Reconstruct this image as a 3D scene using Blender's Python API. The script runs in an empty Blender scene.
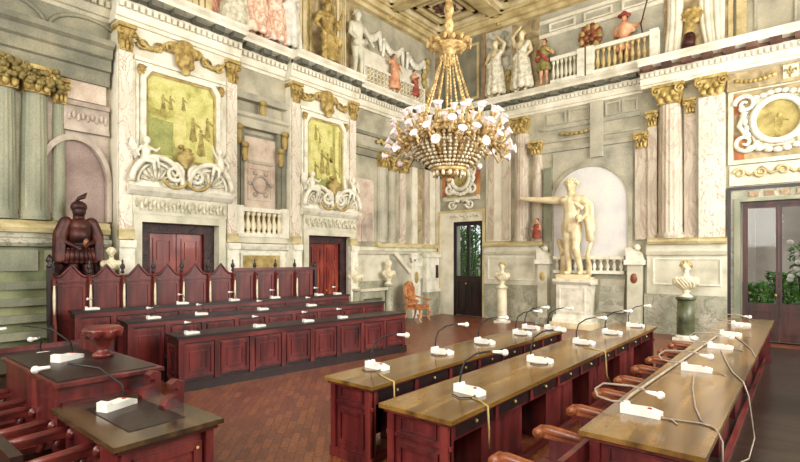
import bpy, bmesh, math, random
from mathutils import Vector, Matrix
random.seed(7)
SC = bpy.context.scene
COL = SC.collection
PI = math.pi

# ---------------------------------------------------------------- materials
def lin(c):
    r = []
    for v in c:
        v = v / 255.0
        r.append(v / 12.92 if v <= 0.04045 else ((v + 0.055) / 1.055) ** 2.4)
    return (r[0], r[1], r[2], 1.0)

def mat(name, cols, scale=3.0, rough=0.6, metal=0.0, detail=6.0, dist=0.0, stretch=(1, 1, 1), bump=0.0,
        bump_scale=None, emit=0.0, coat=0.0, veins=None, vein_scale=1.5, vein_w=0.06, rot=(0, 0, 0), spec=0.5, pos=None, fine=0.0):
    m = bpy.data.materials.new(name); m.use_nodes = True
    nt = m.node_tree; N = nt.nodes; Lk = nt.links
    b = N['Principled BSDF']
    b.inputs['Roughness'].default_value = rough
    b.inputs['Metallic'].default_value = metal
    b.inputs['Coat Weight'].default_value = coat
    b.inputs['Specular IOR Level'].default_value = spec
    tc = N.new('ShaderNodeTexCoord'); mp = N.new('ShaderNodeMapping')
    mp.inputs['Scale'].default_value = stretch; mp.inputs['Rotation'].default_value = rot
    Lk.new(tc.outputs['Object'], mp.inputs['Vector'])
    nz = N.new('ShaderNodeTexNoise'); nz.inputs['Scale'].default_value = scale
    nz.inputs['Detail'].default_value = detail; nz.inputs['Distortion'].default_value = dist
    Lk.new(mp.outputs[0], nz.inputs['Vector'])
    rp = N.new('ShaderNodeValToRGB')
    el = rp.color_ramp.elements
    n = len(cols)
    ps = pos or ([0.5] if n == 1 else [0.32 + 0.36 * i / (n - 1) for i in range(n)])
    el[0].position = ps[0]; el[0].color = lin(cols[0])
    if n == 1:
        el[1].position = 1.0; el[1].color = lin(cols[0])
    else:
        el[1].position = ps[1]; el[1].color = lin(cols[1])
        for i in range(2, n):
            e = el.new(ps[i]); e.color = lin(cols[i])
    Lk.new(nz.outputs['Fac'], rp.inputs['Fac'])
    out = rp.outputs['Color']
    if veins:
        wv = N.new('ShaderNodeTexNoise'); wv.inputs['Scale'].default_value = vein_scale
        wv.inputs['Detail'].default_value = 5; wv.inputs['Distortion'].default_value = 1.6
        Lk.new(mp.outputs[0], wv.inputs['Vector'])
        r2 = N.new('ShaderNodeValToRGB'); e = r2.color_ramp.elements
        e[0].position = 0.5 - vein_w; e[0].color = (0, 0, 0, 1)
        e[1].position = 0.5; e[1].color = (1, 1, 1, 1)
        x = e.new(0.5 + vein_w); x.color = (0, 0, 0, 1)
        Lk.new(wv.outputs['Fac'], r2.inputs['Fac'])
        mx = N.new('ShaderNodeMixRGB'); mx.inputs['Color2'].default_value = lin(veins)
        Lk.new(r2.outputs['Color'], mx.inputs['Fac']); Lk.new(out, mx.inputs['Color1'])
        out = mx.outputs['Color']
    if fine:
        fn = N.new('ShaderNodeTexNoise'); fn.inputs['Scale'].default_value = 38; fn.inputs['Detail'].default_value = 3
        Lk.new(tc.outputs['Object'], fn.inputs['Vector'])
        mr = N.new('ShaderNodeMapRange'); mr.inputs['From Min'].default_value = 0.3; mr.inputs['From Max'].default_value = 0.7
        mr.inputs['To Min'].default_value = 1 - fine; mr.inputs['To Max'].default_value = 1 + fine
        Lk.new(fn.outputs['Fac'], mr.inputs['Value'])
        ml = N.new('ShaderNodeMixRGB'); ml.blend_type = 'MULTIPLY'; ml.inputs['Fac'].default_value = 1
        Lk.new(out, ml.inputs['Color1']); Lk.new(mr.outputs[0], ml.inputs['Color2'])
        out = ml.outputs['Color']
    Lk.new(out, b.inputs['Base Color'])
    if bump:
        bn = N.new('ShaderNodeTexNoise'); bn.inputs['Scale'].default_value = bump_scale or scale * 4
        bn.inputs['Detail'].default_value = 4
        Lk.new(tc.outputs['Object'], bn.inputs['Vector'])
        bp = N.new('ShaderNodeBump'); bp.inputs['Strength'].default_value = bump; bp.inputs['Distance'].default_value = 0.05
        Lk.new(bn.outputs['Fac'], bp.inputs['Height']); Lk.new(bp.outputs['Normal'], b.inputs['Normal'])
    if emit:
        b.inputs['Emission Color'].default_value = lin(cols[-1]); b.inputs['Emission Strength'].default_value = emit
    return m

M = {}
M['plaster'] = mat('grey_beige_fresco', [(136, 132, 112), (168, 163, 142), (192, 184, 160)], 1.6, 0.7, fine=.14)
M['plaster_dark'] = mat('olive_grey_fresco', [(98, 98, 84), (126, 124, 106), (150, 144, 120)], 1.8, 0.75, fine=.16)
M['plaster_blue'] = mat('grey_fresco_band', [(142, 140, 124), (172, 168, 150), (192, 186, 164)], 1.6, 0.7, fine=.12)
M['cream'] = mat('cream_marble', [(196, 190, 168), (222, 216, 196), (234, 230, 214)], 2.0, 0.5, fine=.06)
M['cream_vein'] = mat('pink_veined_marble', [(206, 198, 178), (226, 218, 202)], 2.0, 0.45, veins=(176, 140, 122), vein_scale=4.5, vein_w=.03, stretch=(1, 1, .5), rot=(.6, .6, 0), fine=.08)
M['white'] = mat('white_stucco', [(200, 196, 176), (226, 222, 204), (238, 234, 220)], 5.0, 0.55, fine=.07)
M['carved'] = mat('carved_stucco', [(168, 166, 140), (214, 208, 184), (236, 230, 212)], 9.0, 0.6, bump=.8, bump_scale=16)
M['stone'] = mat('grey_white_stone', [(178, 176, 154), (206, 202, 180), (218, 214, 194)], 2.5, 0.6, fine=.06)
M['green_marble'] = mat('green_grey_marble', [(138, 138, 118), (164, 162, 142), (186, 180, 160)], 2.2, 0.45, veins=(126, 126, 108), vein_scale=2.6, vein_w=.035, rot=(.5, .5, .3), fine=.12)
M['green_stone'] = mat('olive_green_stone', [(96, 106, 74), (128, 134, 96), (152, 152, 112)], 1.5, 0.6, fine=.12)
M['column_green'] = mat('green_fluted_stone', [(104, 110, 90), (140, 142, 120), (172, 168, 142)], 1.6, 0.6, stretch=(1, 1, .35), fine=.14)
M['column_pink'] = mat('pinkish_column_marble', [(168, 158, 140), (194, 182, 162), (208, 198, 178)], 2.6, 0.5, stretch=(1, 1, .4), veins=(172, 150, 132), vein_scale=1.8, vein_w=.04, fine=.12)
M['pink'] = mat('rose_plaster', [(180, 156, 138), (202, 184, 166), (214, 200, 182)], 3.0, 0.7, fine=.12)
M['mauve'] = mat('mauve_niche', [(128, 108, 100), (152, 132, 124), (166, 146, 136)], 1.4, 0.7, fine=.14)
M['mauve_stone'] = mat('mauve_stone', [(150, 136, 122), (178, 164, 150), (196, 184, 168)], 3, 0.7, bump=.3, bump_scale=10, fine=.08)
M['pale'] = mat('pale_arch_plaster', [(206, 204, 206), (222, 220, 218), (232, 228, 220)], 1.2, 0.7, fine=.05)
M['gold'] = mat('gilding', [(118, 94, 46), (172, 146, 82), (206, 184, 120)], 7.0, 0.55, metal=.1, bump=.6, bump_scale=18)
M['gold_bright'] = mat('bright_gilding', [(126, 98, 56), (184, 154, 98), (222, 198, 144)], 9.0, 0.45, metal=.15, bump=.3, bump_scale=20)
M['gold_flat'] = mat('ochre_gold_paint', [(130, 110, 58), (170, 148, 88), (194, 174, 116)], 4.0, 0.65, fine=.18)
M['ochre_ledge'] = mat('ochre_ledge', [(164, 150, 104), (194, 180, 134), (212, 200, 160)], 3.0, 0.6, stretch=(1, 1, 3), fine=.12)
M['tapestry'] = mat('yellow_green_canvas', [(150, 146, 80), (184, 180, 104), (204, 200, 124), (214, 210, 146)], 2.6, 0.8, detail=9, dist=.8, pos=[.3, .42, .52, .7], fine=.16)
M['tap_dark'] = mat('olive_paint', [(134, 130, 66), (158, 152, 82), (178, 172, 98)], 6, 0.8, fine=.22)
M['tap_green'] = mat('moss_paint', [(132, 138, 80), (154, 158, 94), (168, 168, 104)], 4, 0.8, fine=.2)
M['tap_light'] = mat('straw_paint', [(186, 178, 104), (208, 200, 130), (218, 212, 148)], 4, 0.8, fine=.12)
M['tap_brown'] = mat('umber_paint', [(118, 104, 56), (152, 138, 76), (178, 166, 96)], 9, 0.8, fine=.28)
M['wood'] = mat('red_mahogany', [(46, 13, 14), (84, 26, 26), (110, 42, 38)], 2.2, 0.38, stretch=(3, 3, .5), dist=.6, coat=.1, fine=.14)
M['wood_h'] = mat('red_mahogany_rail', [(48, 14, 14), (86, 28, 26), (116, 48, 42)], 2.0, 0.36, stretch=(3, .5, 3), dist=.6, coat=.1, fine=.14)
M['wood_dark'] = mat('dark_walnut', [(14, 6, 6), (28, 11, 10), (42, 17, 15)], 2.5, 0.4, stretch=(3, 3, .6), coat=.05, fine=.12)
M['wood_door'] = mat('polished_cherry_door', [(92, 24, 20), (128, 42, 32), (160, 74, 50)], 2.0, 0.4, stretch=(3, 3, .6), dist=.8, coat=.1, fine=.14)
M['door_dark'] = mat('dark_red_door_frame', [(24, 8, 9), (46, 15, 15), (70, 28, 24)], 7, 0.45, bump=.5, bump_scale=20)
M['wood_top'] = mat('polished_table_top', [(74, 50, 20), (112, 82, 36), (140, 108, 54)], 1.8, 0.16, stretch=(3, .35, 1), dist=.7, coat=.0, spec=.65, fine=.14)
M['wood_arm'] = mat('worn_orange_wood', [(88, 40, 24), (132, 72, 42), (164, 104, 62)], 3.0, 0.38, stretch=(1, 2, 2), coat=.1, fine=.14)
M['wood_red_arm'] = mat('worn_red_wood', [(58, 19, 18), (98, 36, 32), (124, 56, 46)], 3.0, 0.38, coat=.1, fine=.14)
M['ceil_wood'] = mat('tan_coffer_wood', [(164, 144, 98), (196, 178, 130), (212, 196, 152)], 2.2, 0.6, fine=.14)
M['ceil_light'] = mat('pale_coffer_molding', [(188, 170, 124), (214, 198, 154), (224, 210, 172)], 3.0, 0.6, fine=.12)
M['ceil_dark'] = mat('brown_coffer_field', [(128, 102, 76), (160, 132, 100), (184, 156, 122)], 5, 0.7, bump=.5, bump_scale=12)
M['bronze'] = mat('red_brown_bronze', [(34, 11, 10), (62, 23, 19), (92, 42, 30)], 4.0, 0.5, metal=.15, fine=.2)
M['statue'] = mat('ivory_marble', [(196, 174, 130), (224, 208, 168), (236, 224, 190)], 3.0, 0.5, fine=.05)
M['bust'] = mat('cream_bust_marble', [(200, 188, 156), (224, 214, 184), (234, 226, 202)], 4.0, 0.5)
M['bust_gold'] = mat('tan_wig_stone', [(140, 116, 66), (184, 160, 104), (206, 186, 130)], 6.0, 0.55)
M['skin_orange'] = mat('painted_flesh', [(168, 104, 70), (206, 148, 110), (226, 182, 146)], 5, 0.7)
M['cloth_red'] = mat('painted_red_cloth', [(110, 44, 34), (150, 66, 52), (184, 108, 84)], 6, 0.75)
M['cloth_pink'] = mat('coral_flesh_cloth', [(164, 152, 136), (220, 164, 136), (238, 212, 190), (226, 220, 206)], 6, 0.75, dist=1.2, pos=[.34, .45, .56, .68])
M['cloth_green'] = mat('painted_olive_cloth', [(82, 82, 40), (124, 116, 62), (156, 140, 84)], 5, 0.75)
M['cloth_white'] = mat('painted_white_cloth', [(190, 186, 174), (220, 216, 204), (236, 232, 222)], 5, 0.75)
M['dark_hair'] = mat('dark_painted_hair', [(40, 24, 18), (66, 42, 30)], 8, 0.7)
M['fresco'] = mat('figure_fresco', [(142, 152, 132), (206, 196, 176), (226, 176, 146), (204, 112, 82), (236, 222, 204)], 2.6, 0.75, detail=5, dist=1.8, stretch=(1, 1.6, .6), pos=[.3, .42, .5, .56, .68], fine=.1)
M['fresco_grey'] = mat('grisaille_fresco', [(128, 132, 118), (172, 170, 152), (206, 200, 180), (222, 216, 200)], 3.2, 0.75, detail=6, dist=1.4, pos=[.32, .45, .55, .66], fine=.1)
M['fresco_tan'] = mat('tan_panel_fresco', [(128, 112, 80), (164, 146, 108), (196, 178, 138)], 3, 0.75, dist=1.0, fine=.12)
M['red_ground'] = mat('russet_ground', [(132, 62, 42), (172, 104, 60), (196, 144, 84)], 2.2, 0.7, dist=.8, fine=.14)
M['medallion'] = mat('olive_medallion', [(118, 104, 52), (160, 144, 84), (180, 166, 104)], 3, 0.7, dist=1.0, fine=.1)
M['mic_white'] = mat('white_plastic', [(216, 214, 206), (232, 230, 224)], 5, 0.35)
M['mic_dark'] = mat('black_rubber', [(16, 12, 12), (28, 22, 20)], 5, 0.5)
M['cord_pale'] = mat('pale_grey_cord', [(126, 112, 98), (168, 154, 138)], 12, 0.45)
M['button_red'] = mat('red_button', [(150, 20, 24)], 5, 0.4)
M['cup'] = mat('opal_glass', [(228, 208, 208), (246, 234, 232)], 4, 0.25, emit=.12)
M['crystal'] = mat('cut_crystal', [(168, 146, 104), (214, 200, 164), (244, 238, 222)], 16, 0.15, spec=1.0)
M['crystal_dark'] = mat('amber_crystal', [(120, 86, 50), (172, 140, 92), (214, 190, 144)], 14, 0.2, metal=.1)
M['leaf'] = mat('green_leaf', [(40, 84, 26), (74, 128, 44), (118, 160, 72)], 5, 0.6)
M['flower'] = mat('pale_pink_flower', [(236, 206, 206), (250, 240, 238)], 5, 0.7)
M['gravel'] = mat('garden_gravel', [(120, 112, 96), (160, 150, 130)], 8, 0.9)
M['garden_wall'] = mat('rose_grey_garden_wall', [(176, 158, 150), (200, 184, 176), (212, 198, 190)], 1.0, 0.8, fine=.1)
M['upholstery'] = mat('tapestry_upholstery', [(120, 58, 34), (176, 104, 62), (208, 150, 96)], 10, 0.8, bump=.3)

M['dark_green'] = mat('dark_green_marble', [(54, 60, 42), (86, 90, 64), (116, 116, 86)], 3.0, 0.35, fine=.12)

M['dais'] = mat('dark_polished_boards', [(26, 18, 15), (46, 32, 26), (60, 46, 36)], 2.0, 0.3, stretch=(.4, 4, 1), fine=.14)

M['gilt_wood'] = mat('carved_gilt_wood', [(130, 82, 48), (188, 132, 82), (216, 170, 118)], 4.0, 0.45, fine=.14)

M['moss_gold'] = mat('mossy_gilding', [(84, 74, 38), (124, 108, 58), (156, 138, 80)], 7.0, 0.65, fine=.2)

M['modillion'] = mat('grey_modillion', [(72, 74, 64), (96, 96, 84), (112, 110, 96)], 3.0, 0.7, fine=.15)

M['modillion_red'] = mat('brown_modillion', [(66, 40, 32), (92, 62, 50), (116, 86, 70)], 3.0, 0.7, fine=.15)

M['desk_top'] = mat('dark_olive_desk_top', [(34, 22, 13), (58, 42, 24), (82, 64, 38)], 1.8, 0.2, stretch=(.5, 3, 1), dist=.7, spec=.5, fine=.14)

M['door_wood'] = mat('dark_maroon_door', [(34, 15, 14), (58, 27, 23), (80, 42, 34)], 2.5, 0.45, stretch=(3, 3, .5), fine=.12)

def floor_material():
    m = bpy.data.materials.new('terracotta_brick_floor'); m.use_nodes = True
    N = m.node_tree.nodes; Lk = m.node_tree.links; b = N['Principled BSDF']
    tc = N.new('ShaderNodeTexCoord'); mp = N.new('ShaderNodeMapping'); mp.inputs['Rotation'].default_value = (0, 0, PI / 4)
    Lk.new(tc.outputs['Object'], mp.inputs['Vector'])
    br = N.new('ShaderNodeTexBrick'); br.inputs['Scale'].default_value = 1.0
    br.inputs['Brick Width'].default_value = .28; br.inputs['Row Height'].default_value = .095
    br.inputs['Mortar Size'].default_value = .006; br.inputs['Bias'].default_value = 0
    br.inputs['Color1'].default_value = lin((104, 52, 36)); br.inputs['Color2'].default_value = lin((134, 78, 48))
    br.inputs['Mortar'].default_value = lin((94, 48, 34))
    Lk.new(mp.outputs[0], br.inputs['Vector'])
    nz = N.new('ShaderNodeTexNoise'); nz.inputs['Scale'].default_value = 30; nz.inputs['Detail'].default_value = 4
    Lk.new(tc.outputs['Object'], nz.inputs['Vector'])
    mx = N.new('ShaderNodeMixRGB'); mx.blend_type = 'OVERLAY'; mx.inputs['Fac'].default_value = .9
    Lk.new(br.outputs['Color'], mx.inputs['Color1']); Lk.new(nz.outputs['Fac'], mx.inputs['Color2'])
    Lk.new(mx.outputs['Color'], b.inputs['Base Color'])
    b.inputs['Roughness'].default_value = .32
    bp = N.new('ShaderNodeBump'); bp.inputs['Strength'].default_value = .25; bp.inputs['Distance'].default_value = .01
    Lk.new(nz.outputs['Fac'], bp.inputs['Height']); Lk.new(bp.outputs['Normal'], b.inputs['Normal'])
    return m
M['floor'] = floor_material()

def glass_material():
    m = bpy.data.materials.new('window_glass'); m.use_nodes = True
    N = m.node_tree.nodes; Lk = m.node_tree.links
    N.remove(N['Principled BSDF'])
    t = N.new('ShaderNodeBsdfTransparent'); t.inputs['Color'].default_value = (.93, .95, .93, 1)
    g = N.new('ShaderNodeBsdfGlossy'); g.inputs['Roughness'].default_value = .04
    mx = N.new('ShaderNodeMixShader'); mx.inputs['Fac'].default_value = .012
    Lk.new(t.outputs[0], mx.inputs[1]); Lk.new(g.outputs[0], mx.inputs[2]); Lk.new(mx.outputs[0], N['Material Output'].inputs[0])
    return m
M['glass'] = glass_material()

# ---------------------------------------------------------------- frames: (u, d, z) -> world
def FL(p): return Vector((p[1], p[0], p[2]))          # left wall: u runs along y, d out of the wall
def FB(p): return Vector((p[0], -p[1], p[2]))         # back wall: u runs along x, d out of the wall
def FW(p): return Vector(p)
WLOC = {}

class MB:
    def __init__(s, fr=FW):
        s.bm = bmesh.new(); s.fr = fr; s.mi = 0; s.sm = []
    def add(s, vs, fs, smooth=False):
        bv = [s.bm.verts.new(s.fr(v)) for v in vs]
        for f in fs:
            try:
                q = s.bm.faces.new([bv[i] for i in f]); q.material_index = s.mi; q.smooth = smooth
            except ValueError:
                pass
        return s
    def box(s, u0, u1, d0, d1, z0, z1):
        vs = [(u, d, z) for z in (z0, z1) for d in (d0, d1) for u in (u0, u1)]
        return s.add(vs, [(0, 1, 3, 2), (4, 6, 7, 5), (0, 4, 5, 1), (2, 3, 7, 6), (0, 2, 6, 4), (1, 5, 7, 3)])
    def obox(s, c, sz, R):
        c = Vector(c); R = R.to_3x3() if hasattr(R, 'to_3x3') else R
        vs = [tuple(c + R @ Vector((x * sz[0] / 2, y * sz[1] / 2, z * sz[2] / 2))) for z in (-1, 1) for y in (-1, 1) for x in (-1, 1)]
        return s.add(vs, [(0, 1, 3, 2), (4, 6, 7, 5), (0, 4, 5, 1), (2, 3, 7, 6), (0, 2, 6, 4), (1, 5, 7, 3)])
    def tube(s, pts, r, n=8, smooth=True, cap=True):
        pts = [Vector(p) for p in pts]; k = len(pts)
        rs = r if isinstance(r, (list, tuple)) else [r] * k
        vs = []; prev = None
        for i, p in enumerate(pts):
            t = (pts[min(i + 1, k - 1)] - pts[max(i - 1, 0)])
            t = t.normalized() if t.length > 1e-9 else Vector((0, 0, 1))
            a = prev if prev is not None else (Vector((0, 0, 1)) if abs(t.z) < .9 else Vector((1, 0, 0)))
            a = (a - t * a.dot(t))
            if a.length < 1e-6: a = t.orthogonal()
            a.normalize(); prev = a; b = t.cross(a)
            for j in range(n):
                th = 2 * PI * j / n
                vs.append(tuple(p + (a * math.cos(th) + b * math.sin(th)) * rs[i]))
        fs = [(i * n + j, i * n + (j + 1) % n, (i + 1) * n + (j + 1) % n, (i + 1) * n + j) for i in range(k - 1) for j in range(n)]
        if cap: fs += [tuple(range(n)), tuple(range((k - 1) * n, k * n))]
        return s.add(vs, fs, smooth)
    def lathe(s, c, prof, n=16, a0=0, a1=2 * PI, smooth=True, flute=0):
        full = abs(a1 - a0 - 2 * PI) < 1e-6; m = n if full else n + 1
        vs = []
        for r, z in prof:
            for j in range(m):
                th = a0 + (a1 - a0) * j / n
                rr = r * (1 - flute * (j % 2))
                vs.append((c[0] + rr * math.cos(th), c[1] + rr * math.sin(th), c[2] + z))
        fs = []
        for i in range(len(prof) - 1):
            for j in range(n if full else m - 1):
                fs.append((i * m + j, i * m + (j + 1) % m, (i + 1) * m + (j + 1) % m, (i + 1) * m + j))
        fs += [tuple(range(m)), tuple(range((len(prof) - 1) * m, len(prof) * m))]
        return s.add(vs, fs, smooth)
    def prism(s, poly, d0, d1):
        k = len(poly)
        vs = [(u, d0, z) for u, z in poly] + [(u, d1, z) for u, z in poly]
        return s.add(vs, [tuple(range(k)), tuple(range(k, 2 * k))] + [(i, (i + 1) % k, k + (i + 1) % k, k + i) for i in range(k)])
    def prof(s, poly, u0, u1):                          # sweep a (d, z) profile along u
        k = len(poly)
        vs = [(u0, d, z) for d, z in poly] + [(u1, d, z) for d, z in poly]
        return s.add(vs, [tuple(range(k)), tuple(range(k, 2 * k))] + [(i, (i + 1) % k, k + (i + 1) % k, k + i) for i in range(k)])
    def ring(s, a, b, d0, d1, closed=True):             # band between two (u, z) outlines
        k = len(a)
        vs = [(u, d0, z) for u, z in a] + [(u, d0, z) for u, z in b] + [(u, d1, z) for u, z in a] + [(u, d1, z) for u, z in b]
        fs = []
        for i in range(k if closed else k - 1):
            j = (i + 1) % k
            fs += [(i, j, k + j, k + i), (2 * k + i, 2 * k + j, 3 * k + j, 3 * k + i), (i, j, 2 * k + j, 2 * k + i), (k + i, k + j, 3 * k + j, 3 * k + i)]
        if not closed: fs += [(0, k, 3 * k, 2 * k), (k - 1, 2 * k - 1, 4 * k - 1, 3 * k - 1)]
        return s.add(vs, fs)
    def frame(s, u0, u1, z0, z1, w, d0, d1):
        return s.ring([(u0, z0), (u1, z0), (u1, z1), (u0, z1)], [(u0 + w, z0 + w), (u1 - w, z0 + w), (u1 - w, z1 - w), (u0 + w, z1 - w)], d0, d1)
    def ell(s, c, r, n=10, R=None):
        h = max(4, n // 2 + 1); vs = [(0, 0, -1)]
        for i in range(1, h):
            ph = -PI / 2 + PI * i / h
            for j in range(n):
                vs.append((math.cos(ph) * math.cos(2 * PI * j / n), math.cos(ph) * math.sin(2 * PI * j / n), math.sin(ph)))
        vs.append((0, 0, 1)); L_ = len(vs) - 1
        o = []
        for v in vs:
            q = Vector((v[0] * r[0], v[1] * r[1], v[2] * r[2]))
            if R is not None: q = R @ q
            o.append((c[0] + q.x, c[1] + q.y, c[2] + q.z))
        fs = [(0, 1 + (j + 1) % n, 1 + j) for j in range(n)]
        for i in range(h - 2):
            for j in range(n):
                fs.append((1 + i * n + j, 1 + i * n + (j + 1) % n, 1 + (i + 1) * n + (j + 1) % n, 1 + (i + 1) * n + j))
        fs += [(L_, 1 + (h - 2) * n + j, 1 + (h - 2) * n + (j + 1) % n) for j in range(n)]
        return s.add(o, fs, True)
    def cap(s, p0, r0, p1, r1, n=12):                   # tapered limb with round ends
        s.tube([p0, p1], [r0, r1], n); s.ell(p0, (r0,) * 3, n); s.ell(p1, (r1,) * 3, n); return s
    def build(s, name, m, parent=None, loc=None, remesh=0, smooth_it=0, kind=None):
        bmesh.ops.recalc_face_normals(s.bm, faces=s.bm.faces[:])
        if parent is not None: base = WLOC[parent.name]
        elif loc is not None: base = Vector(loc)
        else:
            xs = [v.co for v in s.bm.verts]
            base = Vector(((min(v.x for v in xs) + max(v.x for v in xs)) / 2, (min(v.y for v in xs) + max(v.y for v in xs)) / 2, min(v.z for v in xs)))
        for v in s.bm.verts: v.co -= base
        me = bpy.data.meshes.new(name); s.bm.to_mesh(me); s.bm.free()
        for mm in (m if isinstance(m, (list, tuple)) else [m]): me.materials.append(M[mm])
        o = bpy.data.objects.new(name, me); COL.objects.link(o)
        if remesh:
            rm = o.modifiers.new('r', 'REMESH'); rm.mode = 'VOXEL'; rm.voxel_size = remesh; rm.use_smooth_shade = True
            if smooth_it:
                sm = o.modifiers.new('s', 'SMOOTH'); sm.iterations = smooth_it; sm.factor = .5
            dg = bpy.context.evaluated_depsgraph_get()
            nm = bpy.data.meshes.new_from_object(o.evaluated_get(dg)); o.modifiers.clear()
            o.data = nm; bpy.data.meshes.remove(me); nm.name = name
            if not nm.materials: nm.materials.append(M[m if isinstance(m, str) else m[0]])
        WLOC[o.name] = base
        if parent is not None: o.parent = parent
        else: o.location = base
        if kind: o['kind'] = kind
        return o

def thing(name, label, cat, loc=(0, 0, 0), group=None, rz=0):
    o = bpy.data.objects.new(name, None); COL.objects.link(o); o.location = loc; o.rotation_euler = (0, 0, rz)
    o.empty_display_size = .1
    o['label'] = label; o['category'] = cat
    if group: o['group'] = group
    WLOC[o.name] = Vector(loc)
    return o
def tag(o, label, cat, group=None):
    o['label'] = label; o['category'] = cat
    if group: o['group'] = group
    return o
def proto(name):                                        # a root at the origin whose parts are built in local coordinates
    return thing(name, '', '', (0, 0, 0))
def copy_tree(o, parent=None):
    c = o.copy(); COL.objects.link(c)
    if parent is not None: c.parent = parent
    for ch in list(o.children): copy_tree(ch, c)
    return c
USED = set()
def place(o, loc, rz, label, cat, group=None):
    r = o if o.name not in USED else copy_tree(o)
    USED.add(o.name)
    r.location = loc; r.rotation_euler = (0, 0, rz); r['label'] = label; r['category'] = cat
    if group: r['group'] = group
    return r
NTRIM = [0]
def trim(mb, m):
    NTRIM[0] += 1
    o = mb.build('trim_%d' % NTRIM[0], m); o['kind'] = 'structure'
    return o
def arc(uc, zc, r, a0, a1, n=16, ru=None):
    ru = ru or r
    return [(uc + ru * math.cos(a0 + (a1 - a0) * i / n), zc + r * math.sin(a0 + (a1 - a0) * i / n)) for i in range(n + 1)]
def scroll(uc, zc, r0, r1, turns, a0, n=24):
    return [(uc + (r0 + (r1 - r0) * i / n) * math.cos(a0 + turns * 2 * PI * i / n), zc + (r0 + (r1 - r0) * i / n) * math.sin(a0 + turns * 2 * PI * i / n)) for i in range(n + 1)]
def at_d(pts, d): return [(u, d, z) for u, z in pts]
FILL_R = (650, 1350, 1450, 1100)
FILL_F = (500, 1050, 1150, 950)
EXPO = -1.42
# ---------------------------------------------------------------- room shell
def struct(mb, name, m):
    o = mb.build(name, m); o['kind'] = 'structure'; return o
CEIL = 10.1
struct(MB().box(-.4, 13.9, -17.4, .02, -.2, 0), 'floor', 'floor')
struct(MB().box(-.4, 13.9, -17.4, .4, CEIL, CEIL + .2), 'ceiling', 'ceil_dark')
struct(MB().box(-.4, 0, -17.4, .4, 0, CEIL), 'wall_left', 'plaster')
DF = (.8, 1.96, 3.26)      # far garden door opening
DR = (9.12, 10.56, 3.36)     # large glazed door opening
w = MB()
w.box(0, DF[0], 0, .4, 0, CEIL).box(DF[0], DF[1], 0, .4, DF[2], CEIL).box(DF[1], DR[0], 0, .4, 0, CEIL)
w.box(DR[0], DR[1], 0, .4, DR[2], CEIL).box(DR[1], 13.6, 0, .4, 0, CEIL)
struct(w, 'wall_back', 'plaster')
# unseen side of the room behind the camera: openings added to admit fill light
w = MB(); FILL_Y = ys = [-9.6, -7.2, -4.8, -2.4]
prev = -17.4
for y in ys:
    w.box(13.6, 13.9, prev, y - .75, 0, CEIL); prev = y + .75
    w.box(13.6, 13.9, y - .75, y + .75, 0, 2.4).box(13.6, 13.9, y - .75, y + .75, 7.6, CEIL)
w.box(13.6, 13.9, prev, .4, 0, CEIL)
struct(w, 'wall_right', 'plaster')
w = MB(); FILL_X = xs = [2.6, 5.6, 8.6, 11.6]; prev = 0
for x in xs:
    w.box(prev, x - .8, -17.4, -17.1, 0, CEIL); prev = x + .8
    w.box(x - .8, x + .8, -17.4, -17.1, 0, 2.6).box(x - .8, x + .8, -17.4, -17.1, 7.8, CEIL)
w.box(prev, 13.6, -17.4, -17.1, 0, CEIL)
struct(w, 'wall_front', 'plaster')

# ---------------------------------------------------------------- coffered ceiling
# beams on a square grid, pendants where they meet
c = MB()
bx = [2.65 - 2.69 * 0 + 2.62 * i for i in range(0, 5)]
by = [-2.75 - 2.75 * i for i in range(0, 6)]
for x in [0.22] + bx + [13.4]:
    c.box(x - .2, x + .2, -17.1, 0, 9.8, 10.1)
for y in [-.22] + by:
    c.box(0, 13.6, y - .2, y + .2, 9.8, 10.1)
# cove under the border beams
c.box(0, 13.6, -.34, 0, 9.62, 9.84).box(0, .34, -17.1, 0, 9.62, 9.84)
c.box(0, 13.6, -.2, 0, 9.5, 9.62).box(0, .2, -17.1, 0, 9.5, 9.62)
trim(c, 'ceil_wood')
c = MB(); d = MB()
cx = [0.42] + [v for x in bx for v in (x - .2, x + .2)]
cy = [-.42] + [v for y in by for v in (y + .2, y - .2)]
for i in range(0, 8, 2):
    for j in range(0, 8, 2):
        x0, x1, y1, y0 = cx[i], cx[i + 1], cy[j], cy[j + 1]
        if x1 - x0 < .3 or y1 - y0 < .3: continue
        for q, (ins, z0) in enumerate(((0, 9.86), (.3, 9.94), (.58, 10.0))):
            for (a0, a1, b0, b1) in ((x0 + ins, x1 - ins, y0 + ins, y0 + ins + .12), (x0 + ins, x1 - ins, y1 - ins - .12, y1 - ins),
                                     (x0 + ins, x0 + ins + .12, y0 + ins, y1 - ins), (x1 - ins - .12, x1 - ins, y0 + ins, y1 - ins)):
                if a1 > a0 and b1 > b0: (c if q != 1 else d).box(a0, a1, b0, b1, z0, 10.1)
trim(c, 'ceil_light'); trim(d, 'ceil_wood')
for n, (x, y, lab) in enumerate(((.22 + 1.22, -1.49, 'carved red-brown ceiling rosette in the corner coffer beside the chandelier rod'),
                                 (3.96, -1.49, 'carved red-brown ceiling rosette in the coffer above the back wall balustrade'),
                                 (1.44, -4.12, 'carved red-brown ceiling rosette in the coffer above the side wall frescoes'))):
    r = MB().lathe((x, y, 9.96), [(.02, -.03), (.1, -.02), (.14, .02), (.3, .05), (.42, .1), (.44, .14)], 16, flute=.2)
    for k in range(8):
        r.ell((x + .3 * math.cos(k * PI / 4), y + .3 * math.sin(k * PI / 4), 10.0), (.1, .1, .05), 8)
    tag(r.build('ceiling_rosette', 'modillion_red'), lab, 'rosette', 'ceiling rosettes')
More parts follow.
